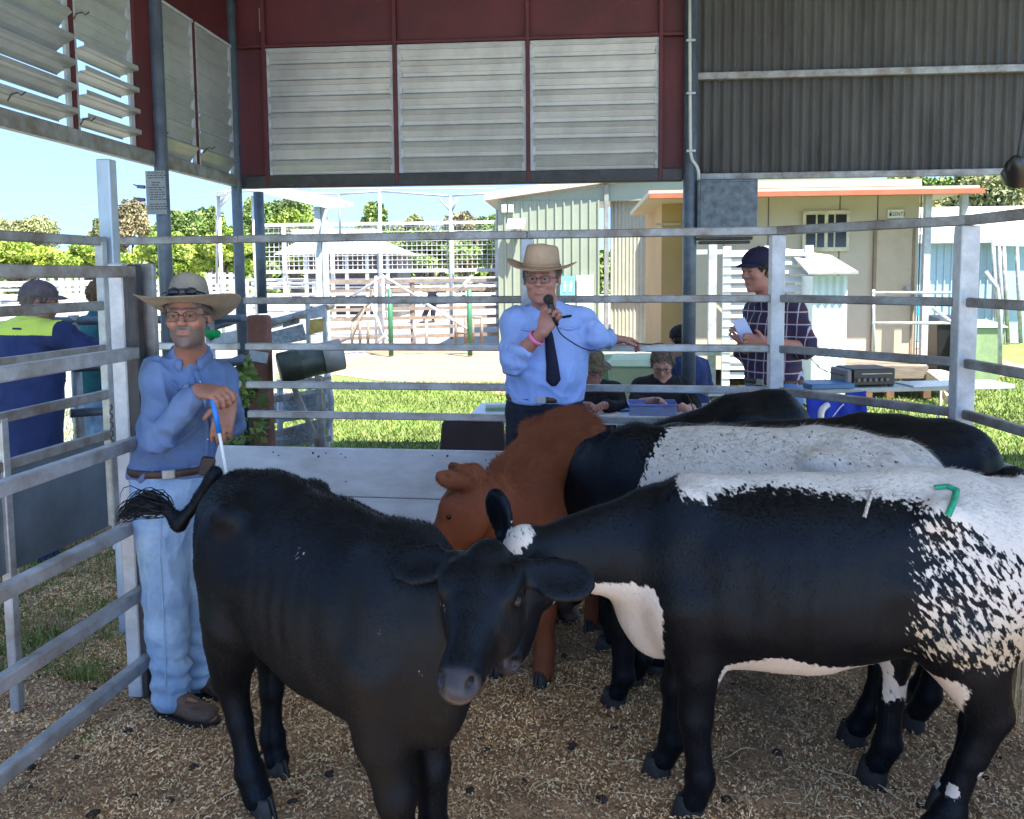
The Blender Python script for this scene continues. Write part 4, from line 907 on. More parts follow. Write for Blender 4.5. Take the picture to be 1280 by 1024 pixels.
# ================================================================ CATTLE
def coat_mat(name, base, white=(.62, .58, .53), rough=.48, tanc=(.42, .33, .20), base2=None):
    m = bpy.data.materials.new(name); m.use_nodes = True; nt = m.node_tree; L = nt.links.new; P = nt.nodes['Principled BSDF']
    tc = nd(nt, 'ShaderNodeTexCoord')
    def noise(sc, det, st=(1, 1, 1)):
        mp = nd(nt, 'ShaderNodeMapping'); mp.inputs['Scale'].default_value = st; L(tc.outputs['Object'], mp.inputs[0])
        n = nd(nt, 'ShaderNodeTexNoise'); n.inputs['Scale'].default_value = sc; n.inputs['Detail'].default_value = det; L(mp.outputs[0], n.inputs[0]); return n.outputs[0]
    def math_(op, a, b=None, c=None):
        n = nd(nt, 'ShaderNodeMath', operation=op)
        for i, x in enumerate((a, b, c)):
            if x is None: continue
            if isinstance(x, (int, float)): n.inputs[i].default_value = x
            else: L(x, n.inputs[i])
        return n.outputs[0]
    def mix(f, a, b):
        n = nd(nt, 'ShaderNodeMix', data_type='RGBA')
        if isinstance(f, (int, float)): n.inputs[0].default_value = f
        else: L(f, n.inputs[0])
        for i, x in ((6, a), (7, b)):
            if isinstance(x, tuple): n.inputs[i].default_value = (*x, 1)
            else: L(x, n.inputs[i])
        return n.outputs[2]
    def att(nm): return nd(nt, 'ShaderNodeAttribute', attribute_name=nm).outputs['Fac']
    def dot(v):
        n = nd(nt, 'ShaderNodeVectorMath', operation='DOT_PRODUCT'); L(tc.outputs['Object'], n.inputs[0]); n.inputs[1].default_value = v; return n.outputs['Value']
    cb = nd(nt, 'ShaderNodeCombineXYZ'); L(dot((-.20, 0, -.32)), cb.inputs[0]); L(dot((.83, 0, -.55)), cb.inputs[1]); L(dot((0, .8, 0)), cb.inputs[2])
    ns_ = nd(nt, 'ShaderNodeTexNoise'); ns_.inputs['Scale'].default_value = 82; ns_.inputs['Detail'].default_value = 2.0; ns_.inputs['Roughness'].default_value = .55; L(cb.outputs[0], ns_.inputs[0]); sp = ns_.outputs[0]; edge = noise(55, 3, (1, 1, .6)); big = noise(5, 4); fine = noise(160, 3, (1, 1, .35))
    v = math_('ADD', att('white'), math_('MULTIPLY', math_('SUBTRACT', sp, .5), math_('MULTIPLY', att('amp'), 4.0)))
    v = math_('ADD', v, math_('MULTIPLY', math_('SUBTRACT', edge, .5), .30))
    mr = nd(nt, 'ShaderNodeMapRange', interpolation_type='SMOOTHSTEP'); L(v, mr.inputs[0]); mr.inputs[1].default_value = .45; mr.inputs[2].default_value = .58
    b2 = base2 or tuple(x*1.9+.001 for x in base)
    dark = mix(math_('MULTIPLY', big, .8), base, b2)
    wh = mix(att('tan'), mix(big, white, tuple(x*.8 for x in white)), tanc)
    c = mix(mr.outputs[0], dark, wh)
    c = mix(att('nose'), c, (.035, .030, .034))
    c = mix(math_('MULTIPLY', fine, .35), c, mix(.5, c, (.0, .0, .0)))
    L(c, P.inputs['Base Color']); r = math_('SUBTRACT', rough+.08, math_('MULTIPLY', att('nose'), .25)); L(r, P.inputs['Roughness'])
    P.inputs['Specular IOR Level'].default_value = .20; P.inputs['Specular Tint'].default_value = (.62, .80, 1.0, 1); P.inputs['Specular IOR Level'].default_value = .20; P.inputs['Specular Tint'].default_value = (.62, .80, 1.0, 1)  # blue sheen of the sky put into the specular tint
    bm = nd(nt, 'ShaderNodeBump'); bm.inputs['Strength'].default_value = .35; bm.inputs['Distance'].default_value = .004; L(fine, bm.inputs['Height']); L(bm.outputs[0], P.inputs['Normal'])
    return m
black_coat = coat_mat('black_coat', (.0014, .0015, .0026), rough=.40); red_coat = coat_mat('red_coat', (.12, .034, .014), base2=(.27, .09, .036), rough=.6)
hoof_m = mat('hoof', (.012, .011, .010), .6, var=.3, scale=20); eye_m = mat('cow_eye', (.004, .0035, .0035), .12, var=0, spec=.25)
# base profile: x, zc, half width, half height
TORSO = [(-.70, .96, .10, .13), (-.60, .93, .19, .20), (-.45, .90, .235, .25), (-.22, .84, .25, .285), (.02, .80, .262, .315), (.24, .785, .25, .305), (.42, .80, .20, .285), (.56, .82, .14, .23), (.64, .84, .09, .16)]
def cow(label, hind, front, poll, fdir, udir, coat, field=None, H=1.0, Wd=1.0, h=.012, feet=None, tail=None, switch=None, hair=30000, slope=0.0, head_scale=1.0, ears=(1, 1), deps=None, group='cattle in the ring', hairlen=.016, neck_up=0.0, name='heifer', rump_add=0, body_fac=1.0, switch_m=None, hl=.88):
    hind, front = Vector(hind), Vector(front); hind.z = front.z = 0
    d = (front-hind); sep = d.length; Ls = sep/.95; d.normalize(); yaw = math.atan2(d.y, d.x)
    root = hind+d*(.53*Ls); t = thing(name, label, 'cow', root, yaw, group)
    Mi = Matrix.Rotation(-yaw, 3, 'Z')
    def loc(p): q = Mi@(Vector(p)-root); return np.array(q)
    def ldir(v): return np.array(Mi@Vector(v))
    P = loc(poll); f, u, s = basis(ldir(fdir), ldir(udir)); hs = head_scale
    pt = lambda a, b, c: P+(f*a*hl+s*b+u*c)*hs
    zs = lambda z, x: z*H*(1+slope*x)
    nose = pt(.45, 0, -.07)
    tl = [loc(q) for q in tail] if tail else []
    pts = np.array([[-.95*Ls, -.36, 0], [.75*Ls, .36, 1.3*H]]+[nose+.1, nose-.1, P+.22*hs, P-.22*hs]+[q+.05 for q in tl]+[q-.05 for q in tl])
    lo = pts.min(0)-.03; hi = pts.max(0)+.03; lo[2] = .03
    sd = SD(lo, hi, h)
    st = [(x*Ls, 0, zs(z, x), ru*Wd, rv*H*body_fac) for x, z, ru, rv in TORSO]
    sd.loft(st, (0, 1, 0), k=.02)
    # spine ridge, hip hooks, pins, withers, brisket
    sd.cap((-.66*Ls, 0, zs(1.06, -.66)), (-.30*Ls, 0, zs(1.105, -.3)), .035, .04, k=.07)
    sd.cap((-.30*Ls, 0, zs(1.095, -.3)), (.40*Ls, 0, zs(1.065, .4)), .035, .036, k=.07)
    if rump_add: sd.ell((-.5*Ls, 0, zs(1.02, -.5)), (.22, .19, .14+rump_add), k=.06)
    for y in (-1, 1):
        sd.ell((-.36*Ls, y*.185*Wd, zs(1.055, -.36)), (.06, .045, .045), k=.05)
        sd.ell((-.66*Ls, y*.08*Wd, zs(.99, -.66)), (.05, .04, .05), k=.05)
        sd.ell((.42*Ls, y*.10*Wd, zs(.84, .42)), (.15*Ls, .085*Wd, .25*H), k=.06)
        sd.ell((-.47*Ls, y*.125*Wd, zs(.80, -.47)), (.20*Ls, .105*Wd, .26*H), k=.06)
    sd.ell((.53*Ls, 0, zs(.66, .5)), (.13, .09*Wd, .17), k=.07)
    # legs
    F = dict(fl=(0, 0), fr=(0, 0), hl=(0, 0), hr=(0, 0)); F.update(feet or {}); feetpos = []
    for key, y in (('hl', 1), ('hr', -1)):
        ox, oy = F[key]; q = lambda x, yy, z: (x*Ls+ox*(1-z/.75), y*yy*Wd+oy*(1-z/.75), z*(H if z > .2 else 1))
        sd.cap(q(-.44, .14, .68), q(-.585, .13, .45), .115, .056, k=.05)
        sd.cap(q(-.50, .14, .60), q(-.60, .13, .46), .09, .05, k=.03)
        sd.cap(q(-.60, .13, .455), q(-.575, .125, .30), .052, .042, k=.025)
        sd.cap(q(-.575, .125, .30), q(-.555, .125, .14), .041, .040, k=.02); sd.ell(q(-.555, .125, .135), (.050, .046, .045), k=.02)
        sd.cap(q(-.55, .125, .12), q(-.52, .125, .06), .040, .046, k=.02); feetpos.append(q(-.51, .125, 0))
    for key, y in (('fl', 1), ('fr', -1)):
        ox, oy = F[key]; q = lambda x, yy, z: (x*Ls+ox*(1-z/.75), y*yy*Wd+oy*(1-z/.75), z*(H if z > .2 else 1))
        sd.cap(q(.43, .12, .72), q(.40, .115, .52), .105, .072, k=.06)
        sd.cap(q(.40, .115, .54), q(.415, .11, .35), .070, .050, k=.03); sd.ell(q(.42, .11, .335), (.053, .052, .065), k=.02)
        sd.cap(q(.418, .11, .31), q(.42, .11, .14), .042, .040, k=.02); sd.ell(q(.42, .11, .135), (.048, .046, .045), k=.02)
        sd.cap(q(.42, .11, .12), q(.445, .11, .06), .040, .046, k=.02); feetpos.append(q(.455, .11, 0))
    # neck
    base = np.array([.38*Ls, 0, zs(.86, .4)]); b2 = np.array([.52*Ls, 0, zs(.86, .52)]); end = pt(.05, 0, -.11); mid = (b2+end)/2+np.array([0, 0, neck_up])
    side = np.cross(end-b2, np.array([0, 0, 1.])); side = side if np.linalg.norm(side) > .05 else s
    sd.loft([(*base, .14*Wd, .22*H), (*b2, .120*Wd, .205*H), (*mid, .090*Wd, .145*H), (*end, .070, .085)], side, k=.07)
    # head
    sp_ = []
    for a, w_, hh, c in ((.0, .048, .050, -.060), (.05, .080, .080, -.075), (.12, .098, .097, -.085), (.19, .078, .088, -.085), (.27, .055, .073, -.08), (.35, .045, .058, -.074), (.41, .050, .050, -.070), (.435, .044, .042, -.070)):
        sp_.append((*pt(a, 0, c), w_*hs, hh*hs))
    sd.loft(sp_, s, k=.03)
    HM = [f, s, u]
    for y in (-1, 1):
        sd.ell(pt(.115, y*.070, -.025), (.055*hs, .030*hs, .032*hs), HM, k=.02)
        sd.ell(pt(.13, y*.055, -.14), (.09*hs, .036*hs, .062*hs), HM, k=.03)
        sd.ell(pt(.145, y*.106, -.048), (.028*hs, .016*hs, .018*hs), HM, k=.012, mode='sub')
    sd.loft([(*pt(.12, 0, -.155), .05*hs, .045*hs), (*pt(.39, 0, -.118), .036*hs, .026*hs)], s, k=.02)
    sd.ell(pt(.02, 0, -.01), (.045*hs, .040*hs, .026*hs), HM, k=.03)
    EK = .72 if ears[0] == 3 else 1
    for y in (-1, 1):
        if not ears[0 if y > 0 else 1]: continue
        e = nrmz(s*y*.95+f*(.02)-u*.12+np.array([0, 0, .12 if ears[0 if y > 0 else 1] > 1 else -.02])*1); e = nrmz(u*.75+s*y*.5+f*.1) if ears[0] == 3 else e; e = nrmz(s*y*.25+np.array([0, 0, 1])) if ears[0 if y > 0 else 1] == 2 else e; n = nrmz(u*.85+s*y*.25+f*.25); n = nrmz(n-e*(n@e)); wv = np.cross(e, n)
        c = pt(.022, y*.078, -.050)
        sd.cap(c, c+e*.05*hs, .030*hs, .028*hs, k=.02)
        sd.ell(c+e*.095*hs*EK, (.086*hs*EK, .056*hs*EK, .017*hs), [e, wv, n], k=.015)
        sd.ell(c+e*.095*hs*EK+n*.018*hs, (.068*hs*EK, .041*hs*EK, .016*hs), [e, wv, n], k=.012, mode='sub')
    for y in (-1, 1): sd.ell(pt(.440, y*.030, -.055), (.024*hs, .011*hs, .015*hs), HM, k=.006, mode='sub')
    sd.ell(pt(.44, 0, -.105), (.03*hs, .045*hs, .004*hs), HM, k=.006, mode='sub')
    # folds of skin on the neck, dip behind the shoulder and in front of the hip
    for y in (-1, 1):
        sd.ell((-.30*Ls, y*.27*Wd, zs(.95, -.3)), (.09, .035, .06), k=.05, mode='sub')
        sd.ell((.24*Ls, y*.285*Wd, zs(.72, .24)), (.04, .03, .20), k=.05, mode='sub')
        sd.ell((-.24*Ls, y*.27*Wd, zs(.66, -.24)), (.05, .03, .12), k=.05, mode='sub')
    for a, b, ra, rb in [(tl[i], tl[i+1], .026-.010*i/max(1, len(tl)-1), .026-.010*(i+1)/max(1, len(tl)-1)) for i in range(len(tl)-1)]: sd.cap(a, b, ra, rb, k=.025)
    V, Fc = sd.mesh(2)
    V = V+(.0035*np.sin(V[:, 0]/Ls*75)*np.clip(1-np.abs(V[:, 0]/Ls+.0)/.26, 0, 1)*np.clip(1-np.abs(V[:, 2]-.75)/.28, 0, 1)+(vnoise(V, 14, 5)-.5)*.007+(vnoise(V, 5, 6)-.5)*.018)[:, None]*vnormals(V, Fc)
    N = vnormals(V, Fc); me = np_mesh('body', V, Fc)
    def attrs(me, Q):
        hd = (Q-P)@f; rr = np.linalg.norm((Q-P)-hd[:, None]*f, axis=1)
        ns = np.clip((hd-(.435*hl-.012)*hs)/.015, 0, 1)*(rr < .12)*(hd < .52)*np.clip(1-((Q-P)@u+.02)/.03, 0, 1)
        W_, A_, T_ = field(Q, P, f, s, u, Ls) if field else (np.zeros(len(Q)), np.zeros(len(Q)), np.zeros(len(Q)))
        for nm, a in (('nose', ns), ('white', W_), ('amp', A_), ('tan', T_)):
            at = me.attributes.new(nm, 'FLOAT', 'POINT'); at.data.foreach_set('value', np.ascontiguousarray(a, dtype=np.float32))
    attrs(me, V); body = link_mesh('body', me, coat, t)
    if hair:
        r = np.random.default_rng(5); fa = r.integers(0, len(Fc), hair); wts = r.dirichlet((1, 1, 1, 1), hair)
        Pn = (V[Fc[fa]]*wts[..., None]).sum(1); Nn = N[Fc[fa]].mean(1)
        hd = (Pn-P)@f; rr = np.linalg.norm(Pn-(P+f*.2), axis=1); ok = (hd < .40*hs*hl) | (rr > .4)
        Pn, Nn = Pn[ok], Nn[ok]; hd = hd[ok]; rr = rr[ok]; n = len(Pn)
        fl = np.tile(np.array([-.75, 0, -.6]), (n, 1)); lg = Pn[:, 2] < .55; fl[lg] = (-.05, 0, -1); isH = (rr < .30)
        fl[isH] = f
        fl = fl+r.normal(0, .22, (n, 3)); fl = fl-Nn*(fl*Nn).sum(1)[:, None]; fl /= np.linalg.norm(fl, axis=1)[:, None]+1e-9
        top = np.clip((Nn[:, 2]-.4)*1.6, 0, 1)*(~lg)
        Lh = hairlen*r.uniform(.5, 1.3, n)*(1+.9*top)*np.where(isH, .5, 1); lift = .22+.25*r.random(n)+.35*top
        dr = fl+Nn*lift[:, None]; dr /= np.linalg.norm(dr, axis=1)[:, None]; sdv = np.cross(dr, Nn); sdv /= np.linalg.norm(sdv, axis=1)[:, None]+1e-9
        wd_ = .0011; A0 = Pn-Nn*.001
        Vh = np.stack([A0-sdv*wd_, A0+sdv*wd_, A0+dr*Lh[:, None]], 1).reshape(-1, 3)
        mh = np_mesh('hair', Vh, np.arange(3*n).reshape(-1, 3)); attrs(mh, np.repeat(Pn, 3, 0)); link_mesh('hair', mh, coat, t, smooth=False)
    for y in (-1, 1):
        c = pt(.145, y*.0865, -.048); MB().lathe([(.0155*EK*math.cos(a), .0155*EK*math.sin(a)) for a in np.linspace(-1.5, 1.5, 9)], c, 14).build('eye', eye_m, t, smooth=True, local=True)
    for (x, y, z) in feetpos:
        mb = MB(); gz = float(ground_z(root.x+x*math.cos(yaw)-y*math.sin(yaw), root.y+x*math.sin(yaw)+y*math.cos(yaw)))-.004
        for q in (-1, 1):
            vs = []; 
            for (k, zz) in ((.98, gz), (.88, .035), (.76, .07)):
                for (a, b) in ((-.045, .002), (-.048, .024), (-.02, .040), (.025, .034), (.058, .012), (.060, .003), (.03, .002)): vs.append((x+a*k+(.075-zz)*.12, y+q*(b*k+.001), zz))
            fs = [(i*7+j, i*7+(j+1) % 7, (i+1)*7+(j+1) % 7, (i+1)*7+j) for i in range(2) for j in range(7)]+[tuple(range(13+1, 21))]
            mb.add(vs, fs)
        mb.build('hoof', hoof_m, t, smooth=True, local=True)
    if switch:
        pts_ = [loc(q) for q in switch]; r = random.Random(3); mb = MB()
        for _ in range(260):
            o_ = np.array([r.gauss(0, .011) for _ in range(3)]); sp2 = np.array([r.gauss(0, 1) for _ in range(3)]); k = r.uniform(.55, 1)
            n_ = len(pts_); ps = []
            for i in range(6):
                tt = i/5*k*(n_-1); j = min(int(tt), n_-2); p = pts_[j]+(pts_[j+1]-pts_[j])*(tt-j); ps.append(Vector(p+o_+sp2*.018*math.sin(math.pi*min(1, .15+i/5*.75))))
            mb.tube(ps, [.0022, .0022, .002, .0018, .0014, .0006], 3, False)
        mb.build('tail_switch', switch_m or coat, t, local=True)
    return t, loc, V, N
Z = np.zeros
SM = lambda x, a, b: np.clip((x-a)/(b-a), 0, 1)**2*(3-2*np.clip((x-a)/(b-a), 0, 1))

# --- near black heifer facing the camera
def f_h1(Q, P, f, s, u, Ls):
    x, y, z = Q.T; w_ = Z(len(Q)); a = Z(len(Q))
    sel = (y < 0) | True
    w_ = np.where((vnoise(Q, 9, 31) > .83) & (z > .6) & (z < 1.0), .36, .0); a = np.where(w_ > 0, .18, 0.)
    return w_, a, Z(len(Q))
hf, locf, *_ = cow('jet black heifer in front, facing the camera with her tail kinked out', PD(325, 900, 2.87), PD(508, 900, 2.36), PD(610, 684, 2.08), (-.15, -.84, -.50), (-.05, -.50, .85), black_coat, f_h1, H=.965, Wd=.85, h=.0105,
    feet=dict(hl=(-.03, -.04), hr=(.12, .02), fl=(.0, 0), fr=(.04, .05)), hair=90000, neck_up=-.01, hairlen=.010, head_scale=1.05, hl=.72,
    tail=[PD(268, 592, 2.92), PD(250, 622, 2.95), PD(224, 655, 2.97), PD(206, 632, 2.97), PD(190, 625, 2.97)], switch=[PD(206, 634, 2.97), PD(185, 628, 2.97), PD(165, 635, 2.98), PD(148, 650, 2.98)])

# --- speckled black and white heifer, near right
def f_h2(Q, P, f, s, u, Ls):
    x, y, z = Q.T; x = x/Ls; n = len(Q)
    hd = np.linalg.norm(Q-P, axis=1)
    top = 1.125; wd = .022+.03*SM(-x, -.35, .2)+.14*SM(-x, .28, .62)
    w1 = np.where(x < .5, .5+(z-(top-wd-.055*SM(x, .05, .42)))*9, 0); w1 = np.clip(w1, 0, 1)*SM(x, .52, .42)
    rump = SM(-x, .14, .32)*SM(z, .54, .66); w2 = rump*(.46+.12*SM(-x, .35, .62)); a2 = rump*.30*(1-SM(w1, .6, 1))
    bel = np.clip(.5+((.575+.02*np.sin(x*9)-.05*SM(x, .1, .3))-z)*16, 0, 1)*SM(x, -.50, -.38)*SM(-x, -.36, -.27)
    bel = bel*(z > .40)
    ax_ = np.linalg.norm(Q-P-np.clip((Q-P)@f, 0, .45)[:, None]*f, axis=1)
    bris = np.clip(.5+((.68+.10*SM(x, .42, .56))-z)*12, 0, 1)*SM(x, .46, .54)*(z > .45)*(ax_ > .17)
    leg = np.where((z < .52) & (vnoise(Q, 15, 3) > .74), .75, 0)*(x < -.3)
    leg = np.maximum(leg, np.where((y < 0) & (x < -.42) & (z < .78) & (z > .20+.25*vnoise(Q, 8, 4)), .8, 0)); leg = np.maximum(leg, np.where((z < .75) & (z > .35) & (x < -.60), .75, 0))
    tq = np.clip((Q-P)@(f+s*-.5), -.02, .11)[:, None]; pollw = .62*SM(-np.linalg.norm(Q-(P+tq*nrmz(f-s*.5)+u*.0), axis=1), -.075, -.035)
    w1 = np.minimum(w1, 1-.22*SM(-x, -.05, .25)); w_ = np.maximum.reduce([w1, w2, bel, bris, leg, pollw]); a = np.where(w_ < .02, 0, .06); a = np.maximum(a, a2)
    a = np.where(pollw > .05, .16, a); a = np.where((bel > .12) & (bel < .8) | (bris > .1) & (bris < .85), .13, a); a = np.where((w1 > .2) & (w1 < .98), np.maximum(a, .17), a)
    tan = np.clip(rump*SM(-z, -.82, -.68)*.85+SM(bel, .3, .8)*.25+bris*.1, 0, .8)
    return w_, a, tan
hind2, front2 = PG(1212, 1038), PG(858, 995)
h2, loc2, V2, N2 = cow('speckled black and white heifer with a green 7 painted on her white rump', hind2, front2, PD(648, 668, 2.58), (-.16, -.45, -.9), (-.45, -.75, .40), black_coat, f_h2, H=.99, Wd=.94, h=.0105,
    feet=dict(fl=(-.05, 0), fr=(.06, 0), hl=(.14, 0), hr=(.02, .02)), hair=60000, hairlen=.010, ears=(0, 2), head_scale=.95,
    tail=[PD(1277, 604, 2.62), PD(1284, 660, 2.60), PD(1282, 740, 2.60)], switch=[PD(1282, 720, 2.60), PD(1276, 800, 2.60), PD(1270, 910, 2.60)], switch_m=mat('tail_hair', (.38, .34, .22), .6))
# painted and branded 7s, raised ribbons laid on the hide
from mathutils.bvhtree import BVHTree
def ribbon(t, pxs, name, m, wid, V, N):
    """stroke given in pixels, found on the hide and laid 1 mm over it"""
    pts = []; Mx = Matrix.Translation(t.location) @ Euler((0, 0, t.rotation_euler.z)).to_matrix().to_4x4(); Mi = Mx.inverted()
    body = [c for c in t.children if c.name.startswith('body')][0]
    bvh = BVHTree.FromPolygons([tuple(v) for v in V], [tuple(p.vertices) for p in body.data.polygons])
    lo_ = Mi @ O; mb = MB(); dense = []
    for a, b in zip(pxs[:-1], pxs[1:]):
        for i in range(10): dense.append((a[0]+(b[0]-a[0])*i/10, a[1]+(b[1]-a[1])*i/10))
    dense.append(pxs[-1]); hits = []
    for (uu, vv) in dense:
        dr = (Mi.to_3x3() @ ray(uu, vv)).normalized(); h_ = bvh.ray_cast(lo_, dr)
        if h_[0] is not None: hits.append((h_[0], h_[1]))
    vs = []; fs = []
    for i, (p, n_) in enumerate(hits):
        tn_ = (hits[min(i+1, len(hits)-1)][0]-hits[max(i-1, 0)][0]).normalized(); sd_ = tn_.cross(n_).normalized(); w_ = wid; vs += [p+n_*.005+sd_*w_, p+n_*.009, p+n_*.005-sd_*w_]
    for i in range(len(hits)-1): fs += [(3*i, 3*i+1, 3*i+4, 3*i+3), (3*i+1, 3*i+2, 3*i+5, 3*i+4)]
    mb.add(vs, fs).build(name, m, t, smooth=True, local=True, solid=.002)
ribbon(h2, [(1168, 611), (1184, 609), (1196, 614), (1192, 628), (1184, 645)], 'painted_number', mat('green_marker', (.0, .28, .14), .5, var=.3, scale=60), .0085, V2, N2)
ribbon(h2, [(1068, 613), (1092, 612), (1088, 622), (1084, 634), (1080, 648)], 'branded_number', mat('freeze_brand', (.42, .38, .33), .8, var=.6, scale=120), .005, V2, N2)

# --- heifers behind
def f_h3(Q, P, f, s, u, Ls):
    x, y, z = Q.T; x = x/Ls; n = len(Q)
    w_ = np.clip(.5+(.30+.03*np.sin(z*9)-x)*12, 0, 1)*np.clip(.5+(z-.80)*6, 0, 1)
    leg = .75*SM(vnoise(Q*np.array([1, 1, .5]), 15, 8), .56, .64)*SM(z, .20, .30)*SM(-z, -.62, -.55); w_ = np.maximum(w_*.74, leg*(x < 0))
    return w_, np.where(w_ > .3, .30, 0.), np.where(w_ > .5, .12, 0)
cow('black heifer with a white speckled saddle behind the one marked 7', PG(1088, 950), PG(790, 872), PD(705, 625, 3.6), (-.5, -.1, -.85), (-.8, -.2, .5), black_coat, f_h3, H=1.035, Wd=.85, h=.014, hair=50000, feet=dict(hl=(-.05, 0), hr=(.05, 0)))
cow('plain black heifer third in the row behind the white saddle', PG(1150, 893), PD(838, 700, 3.72), PD(770, 640, 3.95), (-.5, -.1, -.85), (-.8, -.2, .5), black_coat, None, H=1.01, slope=-.07, Wd=.85, h=.016, hair=25000)
cow('black heifer farthest back, only her rump showing against the blue cloth', PD(950, 700, 4.0), PD(765, 700, 3.98), PD(735, 650, 3.95), (-.4, -.5, -.8), (-.6, -.5, .5), black_coat, None, H=.955, slope=-.22, Wd=.85, h=.018, hair=15000)
cow('red brown heifer seen over the black heifer, head turned to the fence', PD(712, 700, 4.15), PD(652, 700, 3.62), PD(574, 586, 3.42), (-.42, -.10, -.90), (-.90, .05, .43), red_coat, None, H=.91, head_scale=1.05, hl=1.15, Wd=.95, h=.0125, hair=60000, ears=(3, 3), rump_add=.0, slope=-.10, hairlen=.026)
cow('black cow at the very edge of view, just ear and forehead showing', PD(1680, 700, 2.05), PD(1415, 700, 2.5), PD(1266, 590, 2.92), (-.35, -.55, -.75), (-.5, -.75, .55), black_coat, None, H=1.0, Wd=.85, h=.016, hair=25000, ears=(1, 1))
# ================================================================ PEOPLE
def skin_mat(name, base, beard=(.12, .10, .09), red=(.50, .17, .12)):
    m = bpy.data.materials.new(name); m.use_nodes = True; nt = m.node_tree; L = nt.links.new; P = nt.nodes['Principled BSDF']
    tc = nd(nt, 'ShaderNodeTexCoord'); n = nd(nt, 'ShaderNodeTexNoise'); n.inputs['Scale'].default_value = 28; n.inputs['Detail'].default_value = 5; L(tc.outputs['Object'], n.inputs[0])
    n2 = nd(nt, 'ShaderNodeTexNoise'); n2.inputs['Scale'].default_value = 260; L(tc.outputs['Object'], n2.inputs[0])
    def mix(f, a, b):
        q = nd(nt, 'ShaderNodeMix', data_type='RGBA')
        if isinstance(f, float): q.inputs[0].default_value = f
        else: L(f, q.inputs[0])
        for i, x in ((6, a), (7, b)):
            if isinstance(x, tuple): q.inputs[i].default_value = (*x, 1)
            else: L(x, q.inputs[i])
        return q.outputs[2]
    c = mix(n.outputs[0], base, tuple(x*y for x, y in zip(base, (.80, .62, .58))))
    a = nd(nt, 'ShaderNodeAttribute', attribute_name='blush'); c = mix(a.outputs['Fac'], c, red)
    b = nd(nt, 'ShaderNodeAttribute', attribute_name='beard'); mm = nd(nt, 'ShaderNodeMath', operation='MULTIPLY'); L(b.outputs['Fac'], mm.inputs[0]); mr = nd(nt, 'ShaderNodeMapRange'); mr.inputs[1].default_value = .35; mr.inputs[2].default_value = .6; mr.inputs[3].default_value = .55; L(n2.outputs[0], mr.inputs[0]); L(mr.outputs[0], mm.inputs[1])
    c = mix(mm.outputs[0], c, beard); L(c, P.inputs['Base Color']); P.inputs['Roughness'].default_value = .55; P.inputs['Subsurface Weight'].default_value = .06; P.inputs['Subsurface Radius'].default_value = (.01, .004, .002)
    bm = nd(nt, 'ShaderNodeBump'); bm.inputs['Strength'].default_value = .25; bm.inputs['Distance'].default_value = .003; L(n.outputs[0], bm.inputs['Height']); L(bm.outputs[0], P.inputs['Normal'])
    return m
sk1 = skin_mat('tanned_skin', (.29, .145, .095), beard=(.085, .075, .07)); sk2 = skin_mat('ruddy_skin', (.38, .19, .145)); sk3 = skin_mat('fair_skin', (.46, .26, .19))
eye_w = mat('eye_white', (.30, .27, .25), .2, var=0); iris_m = mat('iris', (.03, .025, .02), .1, var=0)
lens_m = bpy.data.materials.new('spectacle_glass'); lens_m.use_nodes = True
P_ = lens_m.node_tree.nodes['Principled BSDF']; P_.inputs['Transmission Weight'].default_value = 1; P_.inputs['Roughness'].default_value = .02; P_.inputs['IOR'].default_value = 1.05; P_.inputs['Base Color'].default_value = (.9, .92, .93, 1)
def cloth(name, c, c2=None, rough=.85, scale=4, var=.2, bump=.1): return mat(name, c, rough, 0, var=var, scale=scale, c2=c2, bump=max(bump, .16), bscale=30, spec=.25)
def fold(V, Fc, amp, sc, seed, st=(1, 1, .5), rings=()):
    N = vnormals(V, Fc); Q = V*np.array(st); wp = np.stack([vnoise(V, 5, seed+9), vnoise(V, 5, seed+10), vnoise(V, 5, seed+11)], -1)*.16; n = vnoise(Q+wp, sc, seed); m = vnoise(Q+3.3+wp, sc*2.1, seed+1)
    d = ((1-np.abs(n-.5)*2)**3-.35)*amp+((1-np.abs(m-.5)*2)**3-.35)*amp*.5
    for (c, rad, a_, fr_) in rings:
        dd = V-np.array(c); d = d+a_*np.sin(dd[:, 2]*fr_+vnoise(V, 9, 3)*5+dd[:, 0]*9)*np.exp(-(dd**2).sum(1)/rad**2)
    return V+N*d[:, None]
